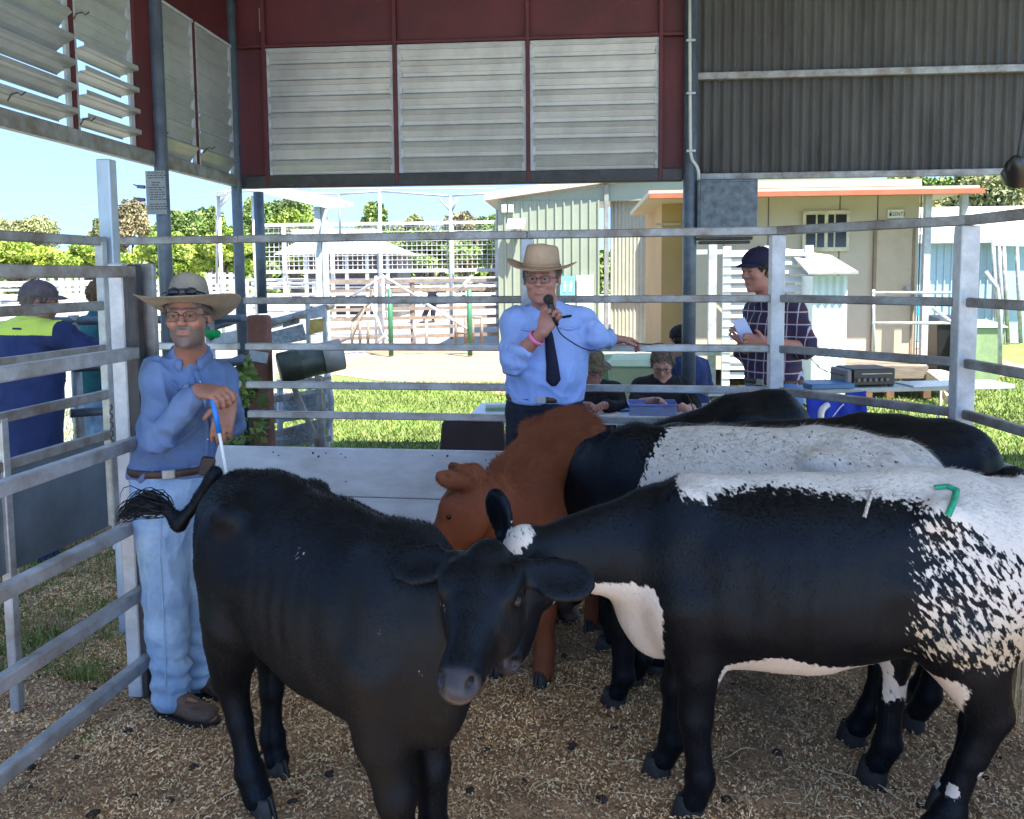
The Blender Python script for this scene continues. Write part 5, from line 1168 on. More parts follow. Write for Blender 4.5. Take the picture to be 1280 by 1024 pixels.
def hand(sd, wr, d, lat, curl, thumb=1, sc=1.0, thumb_dir=None, spread=.0):
    """d: towards the fingers, lat: towards the thumb side; curl: bend per joint (radians), palm side = lat x d"""
    wr = np.asarray(wr, float); d = nrmz(d); lat = nrmz(np.asarray(lat)-d*(np.asarray(lat)@d)); pn = np.cross(lat, d)*thumb
    sd.loft([(*wr, .026*sc, .022*sc), (*(wr+d*.045*sc), .038*sc, .019*sc), (*(wr+d*.09*sc), .040*sc, .014*sc)], lat, k=.012)
    for i, (o, Ln) in enumerate(((.031, .072), (.011, .080), (-.010, .074), (-.030, .060))):
        p = wr+d*.088*sc+lat*o*sc; dd = nrmz(d+lat*o*spread*6); cu = curl[i] if isinstance(curl, (list, tuple)) else curl
        r = .0098*sc
        for k, fr_ in enumerate((.45, .30, .25)):
            a = cu*(.7 if k == 0 else 1.0); dn = nrmz(dd*math.cos(a)+pn*math.sin(a)); pn2 = nrmz(-dd*math.sin(a)+pn*math.cos(a))
            q = p+dn*Ln*fr_*sc; sd.cap(p, q, r, r*.93, k=.003); p, dd, r = q, dn, r*.93
            pn_s = pn; pn = pn2
        pn = np.cross(lat, d)*thumb
    td = nrmz(thumb_dir) if thumb_dir is not None else nrmz(d*.75+lat*.75+pn*.35)
    p = wr+d*.025*sc+lat*.022*sc; q = p+td*.042*sc; sd.cap(p, q, .016*sc, .0115*sc, k=.01); sd.cap(q, q+nrmz(td+d*.5+pn*.3)*.035*sc, .0112*sc, .0095*sc, k=.004)
def head_sdf(sd, c, f, u, s, fat=1.0):
    pt = lambda a, b, z: c+f*a+s*b+u*z
    M = [f, s, u]
    sd.ell(pt(-.012, 0, .035), (.097, .077*fat, .092), M, k=.02)
    sd.ell(pt(.028, 0, -.025), (.062, .062*fat, .085), M, k=.03)
    sd.ell(pt(.022, 0, -.070), (.058, .054*fat, .040), M, k=.025); sd.ell(pt(.072, 0, -.100), (.018, .021, .016), M, k=.02)
    for y in (-1, 1):
        sd.ell(pt(.066, y*.040*fat, -.018), (.022, .022, .020), M, k=.02)               # cheekbone
        sd.ell(pt(.091, y*.032, .012), (.017, .019, .012), M, k=.012, mode='sub')
        sd.ell(pt(.077, y*.031, .010), (.013, .015, .011), M, k=.004); sd.ell(pt(.083, y*.032, .0215), (.013, .019, .0065), M, k=.005); sd.ell(pt(.082, y*.031, -.003), (.012, .016, .005), M, k=.005)
        sd.cap(pt(.093, y*.012, .030), pt(.080, y*.048, .033), .0075, .006, k=.012)
        sd.ell(pt(-.012, y*.079*fat, .0), (.017, .009, .031), M, k=.006); sd.ell(pt(-.008, y*.086*fat, .004), (.009, .005, .019), M, k=.004, mode='sub')
        sd.ell(pt(.099, y*.011, -.022), (.011, .009, .008), M, k=.006)
    sd.cap(pt(.088, 0, .020), pt(.106, 0, -.014), .009, .0115, k=.010); sd.ell(pt(.112, 0, -.017), (.010, .010, .009), M, k=.006)
    sd.ell(pt(.086, 0, -.046), (.014, .024, .007), M, k=.008); sd.ell(pt(.084, 0, -.060), (.013, .021, .007), M, k=.008)
    sd.ell(pt(.104, 0, -.0525), (.016, .023, .0024), M, k=.003, mode='sub')
def ribbon2(t, V, Fc, pxs, name, m, wid, solid=.003, lift=.004, steps=8, ends=None):
    """band laid over a surface along a stroke; wid may vary along it"""
    Bv = BVHTree.FromPolygons([tuple(v) for v in V], [tuple(int(i) for i in q) for q in Fc]); o_ = O-t.location
    dense = []
    for a, b in zip(pxs[:-1], pxs[1:]):
        for i in range(steps): dense.append((a[0]+(b[0]-a[0])*i/steps, a[1]+(b[1]-a[1])*i/steps))
    dense.append(pxs[-1]); hits = []
    for i, (uu, vv) in enumerate(dense):
        h_ = Bv.ray_cast(o_, ray(uu, vv).normalized())
        if h_[0] is not None: hits.append((h_[0], h_[1], i/max(1, len(dense)-1)))
    if len(hits) < 2: return None
    mb = MB(); vs = []; fs = []
    for i, (p, n_, tt) in enumerate(hits):
        tn_ = (hits[min(i+1, len(hits)-1)][0]-hits[max(i-1, 0)][0]).normalized(); sd_ = tn_.cross(-ray(640, 431)).normalized(); w_ = wid(tt) if callable(wid) else wid
        vs += [p+n_*lift*.6+sd_*w_, p+n_*lift*1.2, p+n_*lift*.6-sd_*w_]
    for i in range(len(hits)-1): fs += [(3*i, 3*i+1, 3*i+4, 3*i+3), (3*i+1, 3*i+2, 3*i+5, 3*i+4)]
    return mb.add(vs, fs).build(name, m, t, smooth=True, local=True, solid=solid)
def hat_mesh(t, c, f, u, s, m, crown=(.088, .078, .115), brim=.095, curl=.05, name='hat', crease=.018, droop=0.0, front_dip=.012, taper=.16):
    """felt hat: c = centre of the band; returns object"""
    n = 56; vs = []; fs = []; prof = []
    for i in range(7): k = i/6; prof.append(('b', 1-k))                       # brim outer -> band
    for k in (.15, .4, .7, .88, .97): prof.append(('c', k))
    prof.append(('t', .6)); prof.append(('t', .25)); 
    for kind, k in prof:
        for j in range(n):
            a = 2*math.pi*j/n; ca, sa = math.cos(a), math.sin(a)
            if kind == 'b':
                rx, ry = crown[0]+brim*k*1.05, crown[1]+brim*k*.95; z = k**1.6*(curl*abs(sa)**2.2-front_dip*abs(ca)**2)+.004*math.sin(3*a+1)*k-droop*k
            elif kind == 'c':
                sh = 1-taper*k-.10*max(0, k-.85)/.15; rx, ry = crown[0]*sh, crown[1]*sh; z = crown[2]*k*(1+.05*ca)
                if k > .6 and ca > .3: ry *= 1-.16*(ca-.3)*k
            else:
                rx, ry = crown[0]*(.86-taper)*k, crown[1]*(.82-taper)*k; z = crown[2]*1.0-crease*(1-k*.9)+.02*(1-abs(sa))*k
            vs.append(Vector(c+f*(rx*ca)+s*(ry*sa)+u*z))
    for i in range(len(prof)-1):
        for j in range(n): fs.append((i*n+j, i*n+(j+1) % n, (i+1)*n+(j+1) % n, (i+1)*n+j))
    fs.append(tuple(range((len(prof)-1)*n, len(prof)*n)))
    o = MB().add(vs, fs).build(name, m, t, smooth=True, local=True, solid=.005)
    ss = o.modifiers.new('s2', 'SUBSURF'); ss.levels = ss.render_levels = 1
    return o
def band(t, c, f, u, s, rx, ry, z0, z1, m, name='hat_band', n=40, tap=.0):
    vs = []; 
    for z, k in ((z0, 1), ((z0+z1)/2, 1.02), (z1, 1-tap)):
        for j in range(n): a = 2*math.pi*j/n; vs.append(Vector(c+f*(rx*k*math.cos(a))+s*(ry*k*math.sin(a))+u*z))
    fs = [(i*n+j, i*n+(j+1) % n, (i+1)*n+(j+1) % n, (i+1)*n+j) for i in range(2) for j in range(n)]
    return MB().add(vs, fs).build(name, m, t, smooth=True, local=True, solid=.003)
def glasses(t, c, f, u, s, m, w_=.026, hgt=.018, thick=.0016):
    mb = MB(); pt = lambda a, b, z: Vector(c+f*a+s*b+u*z); ln = MB()
    for y in (-1, 1):
        ps = []
        for k in range(17): a = 2*math.pi*k/16; e = lambda q: math.copysign(abs(q)**.6, q); ps.append(pt(.110-.006*abs(e(math.cos(a))+y*0)-.004, y*.033+w_*e(math.cos(a)), .008+hgt*e(math.sin(a))))
        mb.tube(ps, thick, 6, False); ln.add(ps[:-1], [tuple(range(16))])
        mb.tube([pt(.100, y*.060, .014), pt(.06, y*.077, .013), pt(-.005, y*.084, .012)], thick, 6)
    mb.tube([pt(.107, -.008, .012), pt(.112, 0, .014), pt(.107, .008, .012)], thick, 6)
    g = mb.build('glasses', m, t, local=True); l = ln.build('lenses', lens_m, g, local=True, solid=.001)
    return g
def person(label, J, look, skin, h=.006, shirt=None, trousers=None, boots=None, bulk=1.0, belly=0.0, sleeve=1.0, hands=None, fat=1.0, beard=None, up=(0, 0, 1), body_f=None, hatfn=None, glass=None, hair=None, legs=True, open_neck=True, shirt_fold=.010, belt=None, collar=None, group=None, low=.0, leg_r=1.0, eyes=True, sleeve_end=1.0):
    """J: joints as pixel + depth triples; body_f: facing of chest"""
    W_ = {k: (PD(*v) if not isinstance(v, Vector) else v) for k, v in J.items()}
    root = Vector((W_['pelvis'].x, W_['pelvis'].y, 0)); t = thing('person', label, 'person', root, 0, group)
    L = {k: np.array(v-root) for k, v in W_.items()}
    f = nrmz(look); f, u, s = basis(f, up); c = L['head']; bf = nrmz(body_f if body_f is not None else look)
    side = nrmz(np.cross((0, 0, 1.), bf)); b = bulk
    pts = np.array(list(L.values())); lo = pts.min(0)-.22; hi = pts.max(0)+.22; lo[2] = max(lo[2], .0 if legs else lo[2]); hi[2] = c[2]+.16
    def torso(sd, e, arms=True):
        sh = (L['shR']+L['shL'])/2
        sd.loft([(*(L['pelvis']-np.array([0, 0, .06])), .155*b+e, .110*b+e+belly*.3), (*L['pelvis'], .165*b+e, .118*b+e+belly*.5), (*L['waist'], .150*b+e+belly*.4, .112*b+e+belly), (*L['chest'], .170*b+e, .125*b+e+belly*.4), (*(sh-np.array([0, 0, .02])), .155*b+e, .085*b+e)], side, k=.03)
        sd.cap(L['shR'], L['shL'], .055*b+e, k=.06)
        for q in 'RL': sd.cap(L['sh'+q]*.75+sh*.25, L['neck']+np.array([0, 0, .005]), .045*b+e*.7, .040*b+e*.5, k=.05)
        sd.cap(sh+np.array([0, 0, .01]), L['neck'], .075*b+e*.6, .058*b+e*.5, k=.045)
    def arm(sd, q, e, r=(.054, .045, .042, .028), to=1.0):
        a, m_, w_ = L['sh'+q], L['el'+q], L['wr'+q]
        sd.cap(a, m_, r[0]*b+e, r[1]*b+e, k=.035); sd.cap(m_, m_+(w_-m_)*to, r[1]*b+e, (r[1]+(r[3]-r[1])*to)+e, k=.02)
    def leg(sd, q, e, r=(.095, .062, .058, .038)):
        a, m_, w_ = L['hp'+q], L['kn'+q], L['an'+q]; lb = leg_r
        sd.cap(a, m_, r[0]*lb+e, r[1]*lb+e, k=.04); sd.cap(m_, m_+(w_-m_)*.35, r[1]*lb+e, r[2]*lb+e, k=.02); sd.cap(m_+(w_-m_)*.3, w_, r[2]*lb+e, r[3]*lb+e, k=.02)
    # body, one skin
    sd = SD(lo, hi, h); torso(sd, 0)
    for q in 'RL': arm(sd, q, 0)
    if legs:
        for q in 'RL': leg(sd, q, 0); sd.cap(L['an'+q], L['to'+q], .035, .03, k=.02)
    sd.cap(L['neck'], c-u*.055-f*.015, .060*fat, .056*fat, k=.03); head_sdf(sd, c, f, u, s, fat)
    if hands: hands(sd, L)
    V, Fc = sd.mesh(1, .4); me = np_mesh('body', V, Fc)
    hv = (V-c); a_, b_, z_ = hv@f, hv@s, hv@u; lips = ((np.abs(b_) < .024) & (np.abs(z_+.053) < .010) & (a_ > .085)).astype(np.float32)*.30
    blush = np.clip(lips+.35*np.clip(1-np.linalg.norm(hv-(f*.11-u*.015), axis=1)/.03, 0, 1)+.2*np.clip(1-(np.abs(z_+.02))/.04, 0, 1)*(a_ > .06)*(np.abs(b_) > .03), 0, 1)
    bd = np.zeros(len(V))
    if beard:
        bd = np.clip((-.028-z_)/.02, 0, 1)*(a_ > -.03)*np.clip((z_+.14)/.03, 0, 1); bd = np.maximum(bd, ((np.abs(b_) < .034) & (z_ < -.026) & (z_ > -.046) & (a_ > .07)).astype(float))*(1-np.clip(lips*2, 0, 1))*beard
        bd = np.where(np.linalg.norm(hv, axis=1) < .2, bd, 0)
    else: bd = .0*bd
    brow = ((np.abs(np.abs(b_)-.033) < .021) & (np.abs(z_-.034-.0) < .006) & (a_ > .07)).astype(float)*.8; bd = np.maximum(bd, brow)
    for nm, a in (('blush', blush), ('beard', bd)): at = me.attributes.new(nm, 'FLOAT', 'POINT'); at.data.foreach_set('value', np.ascontiguousarray(a, dtype=np.float32))
    link_mesh('body', me, skin, t)
    if eyes:
        for y in (-1, 1):
            e = c+f*.0815+s*y*.031+u*.011
            MB().lathe([(.0092*math.cos(a), .0092*math.sin(a)) for a in np.linspace(-1.5, 1.5, 7)], e, 10).build('eye', eye_w, t, smooth=True, local=True)
            M = Matrix((Vector(s), Vector(u), Vector(f))).transposed(); MB().lathe([(.0066, .0070), (.0058, .0098), (.0005, .0106)], e, 10, M).build('iris', iris_m, t, smooth=True, local=True)
    out = dict(t=t, L=L, f=f, u=u, s=s, c=c)
    if shirt:
        sd = SD(lo, hi, h*1.25 if h < .01 else h); torso(sd, .014)
        for q in 'RL': arm(sd, q, .015, to=(sleeve if not isinstance(sleeve, dict) else sleeve[q]))
        sd.cap(L['neck']+u*.03, L['neck']+u*.20, .05, .09, k=.012, mode='sub')
        if open_neck: sd.cap(L['neck']+bf*.07+np.array([0, 0, .06]), L['neck']+bf*.12-np.array([0, 0, .07]), .045, .01, k=.01, mode='sub')
        sd.plane_cut(L['pelvis']-np.array([0, 0, .0-low]), (0, 0, -1))
        V, Fc = sd.mesh(1, .4); V = fold(V, Fc, shirt_fold, 9, 3, (1, 1, .6), [(L[k_], .13, .006, 75) for k_ in ('elR', 'elL')]+[(L['waist'], .16, .005, 70)]); out['shirt'] = (V, Fc); link_mesh('shirt', np_mesh('shirt', V, Fc), shirt, t)
        if collar:
            nb = L['neck']+u*.012; mb = MB(); n = 26; vs = []
            for rr_, zz, dr_ in ((.062, .022, 0), (.064, .034, 0), (.082, -.004, .012)):
                for j in range(n):
                    a = math.radians(22+316*j/(n-1)); k = abs(math.cos(a/2))**6; ca, sa = math.cos(a), math.sin(a)
                    vs.append(Vector(nb+bf*(rr_*ca*1.02+(.018*k if rr_ > .07 else .008*k))+side*(rr_*sa*1.05)+np.array([0, 0, zz-.045*k*(1.4 if rr_ > .07 else .9)])))
            mb.add(vs, [(i*n+j, i*n+j+1, (i+1)*n+j+1, (i+1)*n+j) for i in range(2) for j in range(n-1)]).build('collar', collar, t, smooth=True, local=True, solid=.003)
    if trousers:
        sd = SD(lo, hi, h*1.25 if h < .01 else h); e = .012
        sd.loft([(*(L['pelvis']-np.array([0, 0, .12])), .150*b+e, .112*b+e), (*L['pelvis'], .163*b+e, .116*b+e+belly*.45), (*(L['pelvis']+np.array([0, 0, .08])), .152*b+e, .108*b+e+belly*.6)], side, k=.03)
        if legs:
            for q in 'RL': leg(sd, q, .020, (.095, .066, .060, .055))
        sd.plane_cut(L['pelvis']+np.array([0, 0, .04]), (0, 0, 1))
        V, Fc = sd.mesh(1, .4); V = fold(V, Fc, .009, 9, 13, (1, 1, .8), [(L[k_]+np.array([0, 0, dz_]), .16, a_, f_) for k_, dz_, a_, f_ in (('anR', .06, .0055, 95), ('anL', .06, .0055, 95), ('knR', 0, .0015, 60), ('knL', 0, .0015, 60))] if legs else ()); out['trousers'] = (V, Fc); link_mesh('trousers', np_mesh('trousers', V, Fc), trousers, t)
        if belt:
            pb = L['pelvis']+np.array([0, 0, .025]); band(t, pb, bf, np.array([0, 0, 1.]), side, .116*b+e+belly*.5+.009, .160*b+e+.006, -.015, .016, belt, 'belt')
            MB().box(pb+bf*(.116*b+e+belly*.5+.013), (.05, .008, .038), Matrix((Vector(side), Vector(-bf), Vector((0, 0, 1)))).transposed()).build('buckle', galv, t, local=True, bevel=.004)
    if boots and legs:
        for q in 'RL':
            a, tt = L['an'+q], L['to'+q]; d = tt-a; d[2] = 0; ln_ = np.linalg.norm(d); d /= ln_; g0 = -.005; sd = SD(np.minimum(a, tt)-.14, np.maximum(a, tt)+.14, .008); sx = np.cross((0, 0, 1.), d)
            hl = a.copy()-d*.05; hl[2] = g0+.04; tt = tt.copy(); tt[2] = g0+.035; md = (hl+tt)/2
            sd.cap(a+np.array([0, 0, .02]), hl+d*.03+np.array([0, 0, .03]), .052, .045, k=.02); sd.loft([(*hl, .040, .040), (*(hl*.6+tt*.4+np.array([0, 0, .015])), .044, .048), (*(hl*.25+tt*.75), .052, .038), (*tt, .038, .028)], sx, k=.02)
            sd.cap(a+np.array([0, 0, .06]), a+np.array([0, 0, .2]), .04, .04, k=.01, mode='sub')
            V, Fc = sd.mesh(1); V[:, 2] = np.maximum(V[:, 2], g0+.008); V = fold(V, Fc, .006, 20, 4); bo = link_mesh('boot', np_mesh('boot', V, Fc), boots, t)
            so_ = []; n = 20
            for j in range(n): an = 2*math.pi*j/n; ll = (np.linalg.norm(tt-hl)/2+.048); so_.append(Vector(md*[1, 1, 0]+np.array([0, 0, g0-.004])+d*(ll*math.cos(an))+sx*((.052+.006*math.cos(an))*math.sin(an))))
            MB().prism(so_, (0, 0, .02)).build('sole', black_m, bo, local=True)
    if hatfn: hatfn(out)
    if glass: glasses(t, c, f, u, s, glass)
    if hair:
        m, z0, n = hair; r = np.random.default_rng(8); mb = MB(); hz = []
        q = r.normal(size=(n, 3)); q /= np.linalg.norm(q, axis=1)[:, None]; q = q[(q[:, 2] > z0) & ~((q[:, 0] > .55) & (q[:, 2] < .45))]
        base = c+(f*-.012+u*.035)[None]+q[:, :1]*f*.097+q[:, 1:2]*s*.077*fat+q[:, 2:]*u*.092
        nn = q[:, :1]*f+q[:, 1:2]*s+q[:, 2:]*u; tg = -u-f*.2+r.normal(0, .5, (len(q), 3)); dr = tg*.6+nn*.55; dr /= np.linalg.norm(dr, axis=1)[:, None]; sv = np.cross(dr, nn); sv /= np.linalg.norm(sv, axis=1)[:, None]
        Ln = r.uniform(.015, .045, len(q))[:, None]; A = base-nn*.004
        Vh = np.stack([A-sv*.0035, A+sv*.0035, A+dr*Ln+nn*.004], 1).reshape(-1, 3); link_mesh('hair', np_mesh('hair', Vh, np.arange(len(Vh)).reshape(-1, 3)), m, t, smooth=False)
        sd = SD(c-.15, c+.17, .007); sd.ell(c-f*.018+u*.040, (.102, .083*fat, .096), [f, s, u]); sd.ell(c+f*.105-u*.03, (.085, .1, .095), [f, s, u], k=.01, mode='sub'); sd.plane_cut(c-u*.06, -u)
        V, Fc = sd.mesh(1); V = fold(V, Fc, .012, 45, 3); link_mesh('hair', np_mesh('hair', V, Fc), m, t)
    return out

felt = cloth('felt_stone', (.26, .22, .175), c2=(.19, .16, .125), scale=9, bump=.2); felt2 = cloth('felt_tan', (.36, .25, .17), c2=(.29, .20, .135), scale=8)
blue_sh = cloth('blue_drill_shirt', (.11, .17, .31), c2=(.085, .135, .25), scale=5); lblue = cloth('pale_blue_shirt', (.27, .38, .70), c2=(.23, .33, .62), scale=4, var=.1)
denim = cloth('faded_denim', (.27, .39, .53), c2=(.16, .26, .41), scale=7); navy_d = cloth('dark_jeans', (.012, .015, .026)); brown_l = mat('brown_leather', (.055, .03, .02), .6, var=.4, scale=14, bump=.2); boot_m = mat('boot_leather', (.085, .052, .034), .7, var=.5, scale=18, bump=.3, bscale=90)
navy_c = cloth('navy_cotton', (.02, .035, .11), c2=(.014, .024, .08)); blackc = cloth('black_cotton', (.012, .012, .015))

# ---- the leaning man
def hands1(sd, L):
    # right hand on top, palm down over the stick, fingers towards the camera and down
    hand(sd, L['wrR'], nrmz([1, -.45, .02]), np.array([.2, 1, .35]), [.85, .95, 1.0, 1.05], thumb=1, sc=1.12, thumb_dir=(.6, .1, -.75))
    hand(sd, L['wrL'], nrmz([-.15, -.35, -.92]), np.array([-1, 0, .2]), [.25, .3, .35, .4], thumb=-1, sc=1.08, thumb_dir=(-.75, -.3, -.5))
def hat1(o):
    c = o['c']+o['u']*.038-o['f']*.006; f2 = nrmz(o['f']*1+o['u']*.26); f2, u2, s2 = basis(f2, o['u']); u2 = nrmz(u2+s2*.02)
    hat_mesh(o['t'], c, f2, u2, s2, felt, crown=(.100, .086, .125), brim=.118, curl=.060, taper=.30, crease=.022, droop=.010, front_dip=.0)
    band(o['t'], c, f2, u2, s2, .102, .088, .004, .036, brown_l, tap=.05)
    g = MB(); pt = lambda a, b, z: Vector(c+f2*a+s2*b+u2*z)
    for y in (-1, 1): g.lathe([(.001, .006), (.018, .005), (.023, 0), (.018, -.004), (.001, -.004)], pt(.095, y*.032, .042), 14, Matrix((Vector(s2), Vector(u2*.75), Vector(f2))).transposed())
    g.tube([pt(.07, -.075, .040), pt(.10, -.03, .05), pt(.104, 0, .048), pt(.10, .03, .05), pt(.07, .075, .040), pt(0, .09, .035)], .004, 6)
    g.build('sunglasses', mat('dark_lens', (.01, .01, .012), .08, var=0), o['t'], local=True, smooth=True)
J1 = dict(head=(235, 397, 3.28), neck=(238, 446, 3.40), chest=(230, 500, 3.43), waist=(222, 560, 3.42), pelvis=(214, 592, 3.42), shR=(197, 470, 3.34), shL=(272, 474, 3.50), elR=(197, 550, 3.22), elL=(286, 532, 3.40),
    wrR=(248, 489, 3.14), wrL=(287, 497, 3.18), hR=(268, 492, 3.04), hL=(286, 505, 3.05), hpR=(202, 628, 3.38), hpL=(234, 628, 3.48), knR=(207, 745, 3.36), knL=(240, 735, 3.52), anR=(215, 868, 3.38), anL=(247, 843, 3.56), toR=(262, 897, 3.32), toL=(284, 868, 3.54))
o1 = person('man in blue shirt, faded jeans and stone coloured hat leaning on a cane', J1, (.20, -1, -.0), sk1, h=.0055, shirt=blue_sh, trousers=denim, boots=boot_m, bulk=.90, hands=hands1, beard=1.0, body_f=(.42, -1, 0), hatfn=hat1, glass=black_m, belt=brown_l, collar=blue_sh, sleeve=.86, shirt_fold=.016, hair=(cloth('grey_hair', (.10, .085, .075)), -.2, 1500), leg_r=.95)
stick = thing('cane', 'blue topped pale cane held under the leaning man\'s hands', 'cane', PD(268, 505, 3.05))
MB().tube([PD(266, 500, 3.06), PD(274, 541, 3.08)], .010, 10).build('handle', mat('blue_grip', (.01, .16, .55), .4, var=.1), stick, smooth=True)
MB().tube([PD(274, 541, 3.08), PD(281, 580, 3.10), PD(330, 845, 3.15)], .006, 8).build('shaft', white_m, stick, smooth=True)
t1 = o1['t']; V1, F1 = o1['shirt']
ribbon2(t1, V1, F1, [(243, 462), (254, 500), (258, 540), (256, 575)], 'placket', blue_sh, .012)
for uv in ((250, 478), (257, 520), (259, 548)):
    ribbon2(t1, V1, F1, [(uv[0]-1.0, uv[1]), (uv[0]+1.0, uv[1])], 'button', white_m, .004, steps=2, lift=.009)
ribbon2(t1, V1, F1, [(212, 478), (222, 486), (236, 484)], 'pocket_flap', blue_sh, .010)
ribbon2(t1, *o1['trousers'], [(201, 618), (200, 700), (205, 780), (208, 860)], 'side_seam', cloth('pale_denim', (.24, .36, .50)), .003, lift=.002)
pouch = MB().box(PD(259, 583, 3.27)-t1.location, (.055, .04, .075), Euler((0, R(12), R(20))).to_matrix()).build('belt_pouch', brown_l, t1, local=True, bevel=.012, seg=2)

# ---- the auctioneer
def hands2(sd, L):
    hand(sd, L['wrR'], nrmz(L['hR']-L['wrR']), np.array([-.25, .2, .9]), [1.15, 1.2, 1.25, 1.3], thumb=-1, sc=1.12, thumb_dir=(.1, .3, .9))
    hand(sd, L['wrL'], nrmz(L['hL']-L['wrL']), np.array([-.1, -.9, .1]), [.55, .6, .6, .6], thumb=-1, sc=1.1)
def hat2(o):
    c = o['c']+o['u']*.058-o['f']*.004; u2 = nrmz(o['u']+o['s']*.05); f2, u2, s2 = basis(o['f'], u2)
    hat_mesh(o['t'], c, f2, u2, s2, felt2, crown=(.104, .092, .118), brim=.088, curl=.040, crease=.012, front_dip=.006)
    band(o['t'], c, f2, u2, s2, .106, .094, .003, .022, cloth('gold_band', (.40, .26, .12)), tap=.03)
J2 = dict(head=(677, 350, 4.20), neck=(682, 389, 4.30), chest=(686, 430, 4.32), waist=(683, 468, 4.30), pelvis=(680, 500, 4.32), shR=(645, 405, 4.30), shL=(727, 403, 4.34), elR=(641, 452, 4.14), elL=(745, 423, 4.26),
    wrR=(678, 415, 4.02), wrL=(767, 424, 4.44), hR=(690, 395, 4.02), hL=(788, 425, 4.50), hpR=(662, 520, 4.32), hpL=(702, 520, 4.34), knR=(660, 630, 4.30), knL=(704, 630, 4.32), anR=(658, 738, 4.34), anL=(706, 738, 4.36), toR=(650, 755, 4.20), toL=(714, 755, 4.22))
o2 = person('auctioneer in pale blue shirt, navy tie and tan hat speaking into a microphone', J2, (-.12, -1, -.05), sk2, h=.006, shirt=lblue, trousers=navy_d, boots=boot_m, bulk=1.10, belly=.05, fat=1.13, hands=hands2, body_f=(-.05, -1, 0), hatfn=hat2, glass=black_m, belt=brown_l, collar=lblue, sleeve=dict(R=.30, L=.75), open_neck=False, shirt_fold=.013, hair=(cloth('grey_hair', (.10, .085, .075)), -.2, 1200), leg_r=1.1)
t2 = o2['t']; V2s, F2s = o2['shirt']
ribbon2(t2, V2s, F2s, [(681, 394), (686, 420), (690, 455), (692, 482)], 'tie', cloth('navy_tie', (.012, .014, .035), bump=.2), lambda q: .012+.026*q if q < .93 else .036*(1-(q-.93)/.1), lift=.009, solid=.004)
ribbon2(t2, V2s, F2s, [(652, 412), (663, 413), (672, 412)], 'pocket_flap', lblue, .006, lift=.006); ribbon2(t2, V2s, F2s, [(700, 411), (712, 412), (726, 409)], 'pocket_flap', lblue, .006, lift=.006)
ribbon2(t2, V2s, F2s, [(702, 397.5), (713, 395.5)], 'name_badge', navy_d, .005, lift=.010)
wb = PD(672, 421, 4.045)-t2.location; wv = np.array(nrmz(o2['L']['wrR']-o2['L']['elR'])); pw = o2['L']['elR']+(o2['L']['wrR']-o2['L']['elR'])*.80; f_, u_, s_ = basis(wv, (0, 1, 0)); band(t2, pw, u_, f_, s_, .040, .040, -.010, .010, mat('pink_band', (.75, .18, .40), .5, var=0), 'wristband')
mc = thing('microphone', 'black handheld microphone with a round mesh head held by the auctioneer', 'microphone', PD(686, 380, 3.96))
m0_, m1_ = PD(685.5, 374, 3.96), PD(695, 402, 4.0); dm_ = (m1_-m0_).normalized()
MB().tube([m0_-dm_*.02, m0_-dm_*.012, m0_, m0_+dm_*.012, m0_+dm_*.02], [.012, .023, .026, .023, .018], 16).build('head', mat('mic_mesh', (.03, .03, .03), .4, .4, var=.3, scale=200, bump=.6, bscale=400), mc, smooth=True)
MB().tube([m0_+dm_*.02, m1_, m1_+dm_*.02], [.018, .012, .008], 14).build('handle', black_m, mc, smooth=True)
cdp = [PD(695, 404, 4.0), PD(700, 416, 4.02), PD(712, 426, 4.05), PD(728, 435, 4.1), PD(742, 438, 4.2), PD(755, 432, 4.38), PD(780, 429, 4.45), PD(812, 430.5, 4.49), PD(832, 432, 4.6), PD(845, 465, 4.9), PD(862, 500, 5.2), PD(868, 515, 5.3)]
def smooth_path(P, n=6):
    out = []; Q = [P[0]]+list(P)+[P[-1]]
    for i in range(1, len(Q)-2):
        for k in range(n):
            t = k/n; a, b, c, d = Q[i-1], Q[i], Q[i+1], Q[i+2]; out.append(.5*((2*b)+(c-a)*t+(2*a-5*b+4*c-d)*t*t+(-a+3*b-3*c+d)*t**3))
    return out+[P[-1]]
tag(MB().tube(smooth_path(cdp), .0035, 6).build('audio_lead', black_m, None, smooth=True), 'thin black cord looping from the microphone over the rail', 'cord')

# ---- plaid man beyond the fence
def plaid():
    m = bpy.data.materials.new('plaid_cotton'); m.use_nodes = True; nt = m.node_tree; L = nt.links.new; P = nt.nodes['Principled BSDF']; tc = nd(nt, 'ShaderNodeTexCoord'); sp = nd(nt, 'ShaderNodeSeparateXYZ'); L(tc.outputs['Object'], sp.inputs[0])
    def mth(op, a, b=0.):
        n = nd(nt, 'ShaderNodeMath', operation=op)
        for i, x in enumerate((a, b)):
            if isinstance(x, (int, float)): n.inputs[i].default_value = x
            else: L(x, n.inputs[i])
        return n.outputs[0]
    h = mth('ADD', sp.outputs[0], mth('MULTIPLY', sp.outputs[1], -.8))
    def line(c, per, w_, off=0.): return mth('LESS_THAN', mth('FRACT', mth('ADD', mth('DIVIDE', c, per), off)), w_)
    g = mth('MAXIMUM', line(h, .072, .10), line(sp.outputs[2], .072, .10)); g2 = mth('MAXIMUM', line(h, .072, .25, .45), line(sp.outputs[2], .072, .25, .45))
    def mix(f, a, b):
        q = nd(nt, 'ShaderNodeMix', data_type='RGBA'); L(f, q.inputs[0])
        for i, x in ((6, a), (7, b)):
            if isinstance(x, tuple): q.inputs[i].default_value = (*x, 1)
            else: L(x, q.inputs[i])
        return q.outputs[2]
    c = mix(g2, (.045, .012, .03), (.015, .014, .05)); c = mix(g, c, (.34, .32, .40)); L(c, P.inputs['Base Color']); P.inputs['Roughness'].default_value = .85; return m
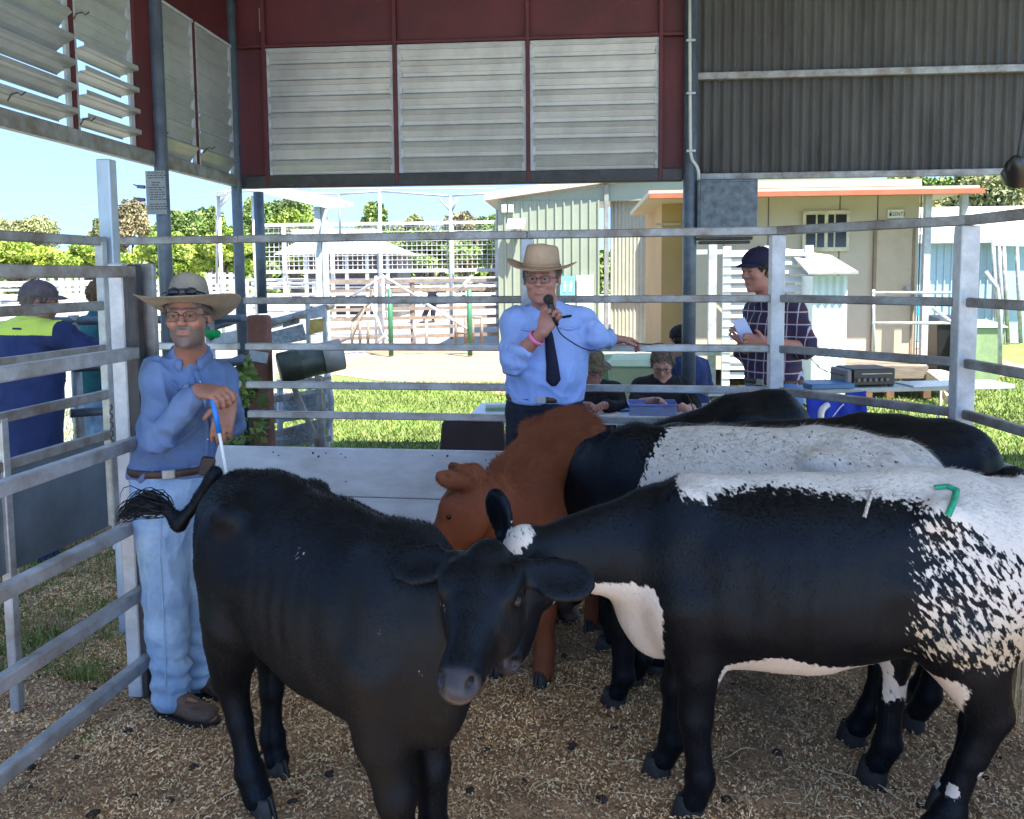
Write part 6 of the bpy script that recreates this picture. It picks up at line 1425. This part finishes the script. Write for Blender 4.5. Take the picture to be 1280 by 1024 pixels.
def capfn(m, visor_dir=None, visor=True, lip=None):
    def fn(o):
        c, f, u, s, t = o['c'], o['f'], o['u'], o['s'], o['t']; cc = c+u*.040-f*.010
        sd = SD(c-.2, c+.2, .006); sd.ell(cc+u*.022, (.112, .088, .088), [f, s, u]); sd.plane_cut(cc+u*.005, -u); V, Fc = sd.mesh(1); V = fold(V, Fc, .004, 20, 3)
        k = link_mesh('cap', np_mesh('cap', V, Fc), m, t)
        if visor:
            vs = []; n = 13
            for r_, z in ((.092, .008), (.125, .010), (.165, -.004)):
                for j in range(n): a = math.radians(-62+124*j/(n-1)); kk = 1 if r_ < .1 else (.55+.45*math.cos(a)**.6); vs.append(Vector(cc+f*(r_*math.cos(a)*1.0+ (0 if r_ < .1 else .0))*kk+s*(.082*math.sin(a))+u*(z+.012-.018*abs(math.sin(a)))))
            MB().add(vs, [(i*n+j, i*n+j+1, (i+1)*n+j+1, (i+1)*n+j) for i in range(2) for j in range(n-1)]).build('visor', lip or m, k, smooth=True, local=True, solid=.005)
            MB().lathe([(.001, .006), (.009, .004), (.01, 0)], Vector(cc+u*.108), 10).build('button', m, k, local=True)
    return fn
def hands3(sd, L):
    hand(sd, L['wrL'], nrmz(L['hL']-L['wrL']), np.array([0, -.2, 1]), [.4, .45, .5, .5], thumb=1, sc=1.05); hand(sd, L['wrR'], nrmz(L['hR']-L['wrR']), np.array([0, -.2, 1]), .5, thumb=-1)
J3 = dict(head=(948, 340, 5.0), neck=(962, 374, 5.06), chest=(966, 415, 5.08), waist=(966, 455, 5.08), pelvis=(967, 480, 5.08), shR=(945, 390, 5.22), shL=(992, 388, 4.96), elR=(932, 440, 5.15), elL=(1008, 436, 4.90),
    wrR=(935, 432, 5.0), wrL=(956, 428, 4.82), hR=(922, 418, 4.96), hL=(932, 425, 4.80), hpR=(958, 500, 5.14), hpL=(978, 500, 5.0), knR=(956, 590, 5.14), knL=(985, 590, 5.0), anR=(958, 685, 5.16), anL=(990, 688, 5.02), toR=(938, 695, 5.05), toL=(972, 700, 4.95))
o3 = person('man in maroon plaid shirt and navy cap reading a slip behind the fence', J3, (-.86, -.50, -.08), sk2, h=.0075, shirt=plaid(), trousers=cloth('mid_denim', (.08, .16, .33)), boots=boot_m, bulk=1.0, belly=.02, hands=hands3, body_f=(-.70, -.72, 0), hatfn=capfn(cloth('navy_cap', (.012, .012, .035)), lip=cloth('navy_cap', (.012, .012, .035))), belt=brown_l, collar=navy_c, sleeve=.05, hair=(cloth('dark_hair', (.03, .022, .018)), -.1, 800))
pp = thing('paper_slip', 'folded pale blue paper slip in the hand of the plaid shirted man', 'paper', PD(929, 412, 4.82)); MB().box(pp.location, (.075, .01, .13), Euler((R(-20), R(-22), R(10))).to_matrix()).build('sheets', mat('paper_blue', (.45, .52, .75), .6, var=.1), pp)

# ---- the seated clerks and the man behind them
def hands4(sd, L):
    for q in 'RL': hand(sd, L['wr'+q], nrmz(L['h'+q]-L['wr'+q]), np.array([1 if q == 'L' else -1, -.1, .5])*(-1), .55, thumb=(1 if q == 'R' else -1))
def seated(hx, hy, d, bx, label, look, sk, **kw):
    J = dict(head=(hx, hy, d), neck=(bx, hy+20, d+.08), chest=(bx, hy+42, d+.08), waist=(bx, hy+62, d+.15), pelvis=(bx, hy+80, d+.18), shR=(bx-26, hy+28, d+.05), shL=(bx+26, hy+28, d+.05), elR=(bx-34, hy+50, d-.08), elL=(bx+36, hy+50, d-.08),
        wrR=(bx-12, hy+45, d-.40), wrL=(bx+14, hy+45, d-.40), hR=(bx+2, hy+44, d-.50), hL=(bx+6, hy+43, d-.52), hpR=(bx-14, hy+84, d+.1), hpL=(bx+14, hy+84, d+.1), knR=(bx-20, hy+84, d-.35), knL=(bx+20, hy+84, d-.35), anR=(bx-20, hy+150, d-.3), anL=(bx+20, hy+150, d-.3), toR=(bx-20, hy+160, d-.45), toL=(bx+20, hy+160, d-.45))
    J.update(kw.pop('JJ', {})); return person(label, J, look, sk, h=.009, **kw)
def hat4(o):
    c = o['c']+o['u']*.055; hat_mesh(o['t'], c, o['f'], o['u'], o['s'], cloth('mottled_olive', (.16, .13, .08), c2=(.05, .045, .03), scale=25), crown=(.100, .088, .085), brim=.058, curl=-.006, crease=.004, droop=.010)
seated(740, 462, 6.3, 742, 'seated man in mottled bush hat and black jacket writing at the white table', (.35, -.9, -.22), sk2, shirt=blackc, trousers=navy_d, boots=boot_m, hands=hands4, hatfn=hat4, glass=black_m, sleeve=.9, collar=blue_sh, body_f=(.1, -1, 0), hair=(cloth('grey_hair', (.10, .085, .075)), -.2, 300))
seated(828, 456, 6.3, 828, 'seated woman with short grey brown hair and black top reading at the table', (-.10, -.9, -.40), sk3, shirt=blackc, trousers=navy_d, boots=boot_m, hands=hands4, glass=black_m, sleeve=.25, body_f=(-.05, -1, 0), bulk=.98, hair=(cloth('ash_hair', (.13, .10, .08)), -.35, 2600), JJ=dict(elL=(868, 510, 6.25), wrL=(858, 512, 5.98), hL=(846, 506, 5.9)))
J6 = dict(head=(851, 428, 7.1), neck=(856, 448, 7.14), chest=(862, 470, 7.15), waist=(866, 492, 7.18), pelvis=(866, 512, 7.18), shR=(848, 458, 6.98), shL=(876, 458, 7.32), elR=(842, 488, 6.92), elL=(884, 490, 7.30), wrR=(838, 505, 6.8), wrL=(872, 510, 7.1), hR=(832, 512, 6.75), hL=(860, 515, 7.0), hpR=(858, 518, 7.1), hpL=(874, 518, 7.2), knR=(845, 522, 6.75), knL=(862, 522, 6.8), anR=(846, 590, 6.8), anL=(862, 590, 6.85), toR=(840, 598, 6.7), toL=(855, 598, 6.7))
person('man in black beret and navy suit partly behind the dark shed post', J6, (-.45, .80, -.15), sk3, h=.010, shirt=navy_c, trousers=navy_c, boots=boot_m, body_f=(-.7, .5, 0), hatfn=capfn(blackc, visor=False), sleeve=.95, eyes=False, hair=(cloth('dark_hair', (.03, .022, .018)), -.3, 500))
# ---- onlookers at the left
yel = MATS.get('x') or cloth('hi_vis_yellow', (.52, .62, .10), var=.1)
J7 = dict(head=(50, 380, 5.33), neck=(42, 408, 5.33), chest=(36, 450, 5.33), waist=(34, 510, 5.33), pelvis=(34, 556, 5.33), shR=(78, 420, 5.21), shL=(0, 420, 5.40), elR=(120, 441, 5.28), elL=(-10, 480, 5.46), wrR=(128, 432, 5.65), wrL=(20, 470, 5.71), hR=(120, 424, 5.84), hL=(40, 460, 5.78), hpR=(52, 580, 5.33), hpL=(20, 580, 5.33), knR=(54, 675, 5.27), knL=(18, 675, 5.33), anR=(56, 765, 5.33), anL=(18, 768, 5.40), toR=(62, 770, 5.56), toL=(18, 772, 5.59))
o7 = person('onlooker in navy work shirt with yellow shoulders and a cap, back turned', J7, (.82, .45, -.10), sk1, h=.0075, shirt=navy_c, trousers=navy_c, boots=boot_m, bulk=1.22, belly=.05, body_f=(.15, 1, 0), hatfn=capfn(cloth('grey_cap', (.11, .09, .10), c2=(.07, .055, .065), scale=12)), sleeve=.95, beard=.5, glass=black_m, hair=(cloth('grey_hair', (.10, .085, .075)), -.25, 800), low=-.06, collar=navy_c)
V7, F7 = o7['shirt']
ctr = V7[F7].mean(1); k7 = (ctr[:, 2] > (PD(40, 419, 5.2).z)) & (np.abs((ctr-o7['L']['neck'])@np.array([.99, -.1, 0])) < .26)
N7 = vnormals(V7, F7); Fy = F7[k7]; us_, inv = np.unique(Fy, return_inverse=True); link_mesh('yellow_yoke', np_mesh('yellow_yoke', (V7+N7*.004)[us_], inv.reshape(-1, 4)), yel, o7['t'])
ribbon2(o7['t'], (V7+N7*.004), F7, [(16, 411), (27, 411.5)], 'collar_tab', navy_c, .005, lift=.004)
J8 = dict(head=(129, 372, 6.36), neck=(125, 396, 6.36), chest=(122, 425, 6.36), waist=(120, 462, 6.36), pelvis=(120, 490, 6.36), shR=(142, 408, 6.30), shL=(106, 408, 6.42), elR=(150, 445, 6.36), elL=(98, 448, 6.42), wrR=(146, 475, 6.24), wrL=(106, 478, 6.24), hR=(146, 486, 6.18), hL=(108, 488, 6.18), hpR=(129, 505, 6.36), hpL=(111, 505, 6.36), knR=(131, 590, 6.36), knL=(110, 590, 6.36), anR=(131, 672, 6.36), anL=(110, 672, 6.36), toR=(136, 680, 6.24), toL=(112, 680, 6.24))
person('onlooker in teal shirt and jeans mostly hidden by the galvanised post', J8, (.85, .3, 0), sk1, h=.010, shirt=cloth('teal_cotton', (.02, .10, .12)), trousers=denim, boots=boot_m, body_f=(.8, .4, 0), sleeve=.4, hair=(cloth('brown_hair', (.12, .07, .04)), -.35, 1500))
# ---- bending man far off
J9 = dict(head=(520, 368, 31), neck=(523, 361, 31), chest=(529, 354, 31), waist=(535, 353, 31), pelvis=(541, 359, 31), shR=(524, 358, 30.7), shL=(525, 358, 31.3), elR=(522, 369, 30.7), elL=(524, 369, 31.3), wrR=(524, 378, 30.7), wrL=(525, 378, 31.3), hR=(525, 381, 30.7), hL=(525, 381, 31.3), hpR=(540, 366, 30.85), hpL=(541, 366, 31.15), knR=(536, 381, 30.8), knL=(542, 381, 31.2), anR=(530, 396, 30.9), anL=(541, 397, 31.2), toR=(525, 399, 30.8), toL=(536, 399, 31.1))
person('distant man in white shirt bending over beyond the steel yard panels', J9, (-.7, -.1, -.7), sk1, h=.025, shirt=white_m, trousers=navy_d, boots=boot_m, body_f=(-.6, 0, -.75), up=(-.6, 0, .7), sleeve=.5, hair=(white_m, -.4, 300), bulk=1.5, eyes=False, low=-1, leg_r=1.3)

# ================================================================ TABLES AND THEIR THINGS
def tabletop(name, label, a, b, c, d, z, th, m, legs=(), apron=None):
    t = thing(name, label, 'table', ((a.x+c.x)/2, (a.y+c.y)/2, 0)); P4 = [Vector((p.x, p.y, z)) for p in (a, b, c, d)]
    MB().prism(P4, (0, 0, -th)).build('tabletop', m, t, bevel=.004)
    for (x, y) in legs: MB().tube([(x, y, 0), (x, y, z-th)], .014, 8).build('leg', galv_d, t, smooth=True)
    return t
tz = .76
a, b = PG(587, 520, tz), PG(900, 508, tz); c, d = PG(885, 498, tz), PG(612, 503, tz)
bt_m = mat('table_pale_blue', (.52, .62, .74), .35, var=.06)
a = Vector((PG(587, 518, tz).x, 5.72, 0)); b = Vector((PG(900, 518, tz).x, 5.72, 0)); c = Vector((b.x+.02, 6.42, 0)); d = Vector((a.x+.02, 6.42, 0))
tabletop('trestle_table', 'white plastic trestle table where the clerks sit behind the fence', a, b, c, d, tz, .045, bt_m, [(a.x+.15, 5.85), (a.x+.15, 6.3), (b.x-.15, 5.85), (b.x-.15, 6.3)])
def on(u, v, z=tz): return PG(u, v, z)
cr = thing('plastic_tub', 'clear blue plastic tub standing on the white table', 'tub', (PY(815, 510, 5.85).x, 5.85, tz)); c = cr.location
tub = bpy.data.materials.new('blue_tub'); tub.use_nodes = True; pn_ = tub.node_tree.nodes['Principled BSDF']; pn_.inputs['Base Color'].default_value = (.48, .58, .85, 1); pn_.inputs['Roughness'].default_value = .25; pn_.inputs['Transmission Weight'].default_value = .7
w2, h2_ = .15, .09
MB().add([c+Vector((x, y, 0)) for x, y in ((-w2, -.1), (w2, -.1), (w2, .1), (-w2, .1))]+[c+Vector((x*1.08, y*1.1, h2_)) for x, y in ((-w2, -.1), (w2, -.1), (w2, .1), (-w2, .1))], [(3, 2, 1, 0), (0, 1, 5, 4), (1, 2, 6, 5), (2, 3, 7, 6), (3, 0, 4, 7)]).build('tub_body', tub, cr, solid=.004)
rim = [c+Vector((x*1.1, y*1.12, h2_)) for x, y in ((-w2, -.1), (w2, -.1), (w2, .1), (-w2, .1), (-w2, -.1))]
MB().tube(rim, .008, 6).build('rim', mat('tub_rim', (.12, .18, .60), .3), cr)
def sheetp(name, label, u, v, w_, d_, rz, m, cat='paper', th=.004, z=tz):
    p = on(u, v, z); t = MB().box((0, 0, 0), (w_, d_, th)).build(name, m, None); t.location = (p.x, min(max(p.y, 5.80), 6.34) if z == tz else p.y, z+th/2+.001); t.rotation_euler = (0, 0, rz); tag(t, label, cat); return t
sheetp('paper', 'white record sheets under the writing man\'s hands', 748, 517, .30, .21, .2, white_m, th=.006)
sheetp('paper', 'white sheet in front of the seated woman right of the tub', 862, 515, .21, .30, -.3, white_m)
sheetp('booklet', 'small green booklet near the left corner of the white table', 624, 512, .20, .14, .1, mat('pale_green_book', (.25, .34, .22), .5), 'booklet', .025)
sheetp('phone', 'blue cased phone lying on the white table left of the tub', 778, 513, .09, .15, .3, mat('phone_blue', (.03, .14, .45), .3), 'phone', .012)
sheetp('pink_note', 'small pink note beside the writing man\'s sheets', 722, 515, .07, .07, .4, mat('pink_paper', (.75, .15, .35), .6), 'paper', .004)
# brown chair
ch_m = mat('brown_resin', (.055, .038, .036), .5, var=.2)
cx_ = PY(592, 560, 5.55); ct = thing('garden_chair', 'dark brown resin chair standing empty at the left end of the table', 'chair', (cx_.x, 5.5, 0), R(8))
bk_ = [(-.22, .02, .44), (.22, .02, .44), (.215, -.03, .62), (.20, -.05, .80), (.16, -.06, .86), (-.16, -.06, .86), (-.20, -.05, .80), (-.215, -.03, .62)]
MB().prism([(x, y-.18, z) for x, y, z in bk_], (0, .02, 0)).build('backrest', ch_m, ct, local=True, bevel=.01)
MB().box((0, .04, .43), (.46, .44, .025)).build('seat', ch_m, ct, local=True, bevel=.01)
for x in (-.2, .2):
    for y in (-.18, .24): MB().tube([(x*1.08, y*1.1, 0), (x, y, .43)], .016, 8).build('leg', galv_d if True else ch_m, ct, local=True, smooth=True)
# right table with amplifier and cloth
tz2 = .80
a, b = PY(885, 492, 6.15), PY(1244, 484, 6.9); b = Vector((b.x, 6.6, 0)); a = Vector((a.x, 6.15, 0)); dv2 = (b-a).normalized(); nn2 = Vector((-dv2.y, dv2.x, 0))*.30
PZ = PD(1100, 486, 6.2).z
tb2 = tabletop('folding_table', 'long folding table holding the amplifier on the right behind the fence', a, b, b+nn2, a+nn2, PZ, .035, mat('table_grey_green', (.33, .38, .36), .45, var=.15), [(PY(1216, 500, 6.6).x, 6.62), (PY(1216, 500, 6.6).x-.05, 7.05), (a.x+.2, a.y+.1)])
def on2(u, back=.2):
    x = PY(u, 480, 6.4).x; k = (x-a.x)/(dv2.x); return a+dv2*k+nn2*back*1.0+Vector((0, 0, PZ))
am = thing('amplifier', 'black mixer amplifier with a row of knobs on the folding table', 'amplifier', on2(1096)); c = am.location
Mz = Matrix.Rotation(math.atan2(dv2.y, dv2.x), 3, 'Z'); q = lambda x, y, z: c+Mz@Vector((x, y, z))
MB().box(q(0, .12, .075), (.33, .28, .125), Mz).build('housing', black_m, am, bevel=.006); MB().box(q(-.19, .12, .07), (.045, .26, .12), Mz).build('side_cover', mat('grey_cover', (.18, .17, .16), .6), am, bevel=.01)
kn = MB(); 
for i in range(6): kn.lathe([(.014, 0), (.012, .018), (.001, .019)], q(-.13+.045*i, -.021, .055), 10, Mz@Matrix.Rotation(R(90), 3, 'X'))
kn.build('knobs', mat('knob_grey', (.12, .12, .12), .4), am); MB().box(q(.02, -.022, .10), (.24, .003, .006), Mz).build('trim_line', galv, am)
for x in (-.14, .14): MB().box(q(x, 0, .006), (.03, .03, .012), Mz).build('foot', black_m, am)
MB().box(on2(1035, .3)+Vector((0, 0, .022)), (.34, .25, .04), Mz).build('folder', mat('folder_blue', (.03, .12, .26), .4), None, bevel=.006); tag(bpy.data.objects['folder'], 'blue folder lying beside the amplifier', 'folder')
MB().box(on2(1178, .35)+Vector((0, 0, .006)), (.42, .28, .008), Mz).build('document', mat('clear_sleeve', (.45, .55, .62), .25), None); tag(bpy.data.objects['document'], 'pale plastic sleeve lying on the right end of the folding table', 'document')
yc = on2(939, .15); yt = thing('spray_can', 'small yellow can on the table in front of the plaid shirted man', 'can', yc); MB().lathe([(.028, 0), (.03, .005), (.03, .11), (.022, .125), (.012, .13), (.012, .15)], yc, 16).build('can_body', mat('can_yellow', (.55, .42, .03), .35), yt, smooth=True); MB().lathe([(.0305, .03), (.0305, .07)], yc, 16).build('print', black_m, yt)
# hanging blue cloth, wavy
n = 60; vs = []; p0, p1 = on2(1000, -.06), on2(1078, -.06)
for j, z in enumerate(np.linspace(0, 1, 14)):
    for i in range(n): k = i/(n-1); p = p0.lerp(p1, k+.01*math.sin(z*5)); vs.append(p+Vector((0, -.02-.022*math.sin(k*21+z*1.5)*(.25+z)-.05*z, -.03-.42*z-.02*math.sin(k*4))))
clo = MB().add(vs, [(j*n+i, j*n+i+1, (j+1)*n+i+1, (j+1)*n+i) for j in range(13) for i in range(n-1)]).build('blue_cloth', cloth('royal_blue', (.012, .035, .32), c2=(.008, .022, .20)), None, smooth=True, solid=.003); tag(clo, 'royal blue cloth hanging from the front of the folding table', 'cloth')
cs = []; 
pv = MB().tube(smooth_path([PD(1027, 538, 5.7), PD(1026, 522, 5.72), PD(1028, 512, 5.76), PD(1035, 506, 5.82)]), [.022]*18+[.012], 10).build('curved_plastic', mat('cream_plastic', (.55, .52, .47), .4), None, smooth=True); tag(pv, 'curved cream plastic piece in front of the blue cloth', 'plastic piece')
tag(MB().tube(smooth_path([on2(1063, .3)+Vector((0, 0, .08)), on2(1040, .6)+Vector((0, 0, .12)), on2(1030, .9)+Vector((0, 0, .2)), PD(1000, 440, 6.9)]), .004, 6).build('power_cable', black_m, None, smooth=True), 'black cable running from the amplifier towards the plaid shirted man', 'cable')
tag(MB().tube(smooth_path([PD(1055, 505, 5.95), PD(1048, 512, 5.96), PD(1035, 530, 5.96), PD(1030, 540, 5.96)]), .004, 6).build('white_cable', white_m, None, smooth=True), 'thin pale cable hanging across the blue cloth', 'cable')
# green bag by the leaning man's shoulder
gp = PD(262, 418, 6.0); gb_ = thing('green_bag', 'bright green bag on the rail behind the leaning man', 'bag', gp); sd = SD((-.2, -.2, -.2), (.2, .2, .2), .012); sd.ell((.02, 0, 0), (.045, .03, .022)); sd.ell((.04, 0, .01), (.025, .02, .02), k=.03); V, Fc = sd.mesh(1); V = fold(V, Fc, .03, 16, 3); link_mesh('sack', np_mesh('sack', V, Fc), cloth('bag_green', (.01, .30, .08)), gb_)
sd = SD((-.4, -.2, -.2), (.2, .2, .2), .012); 
MB().bar(gp+Vector((-.32, 0, -.10)), gp+Vector((-.32, 0, .03)), .07, .03).build('strap', mat('bag_green', (.01, .30, .08)), gb_)
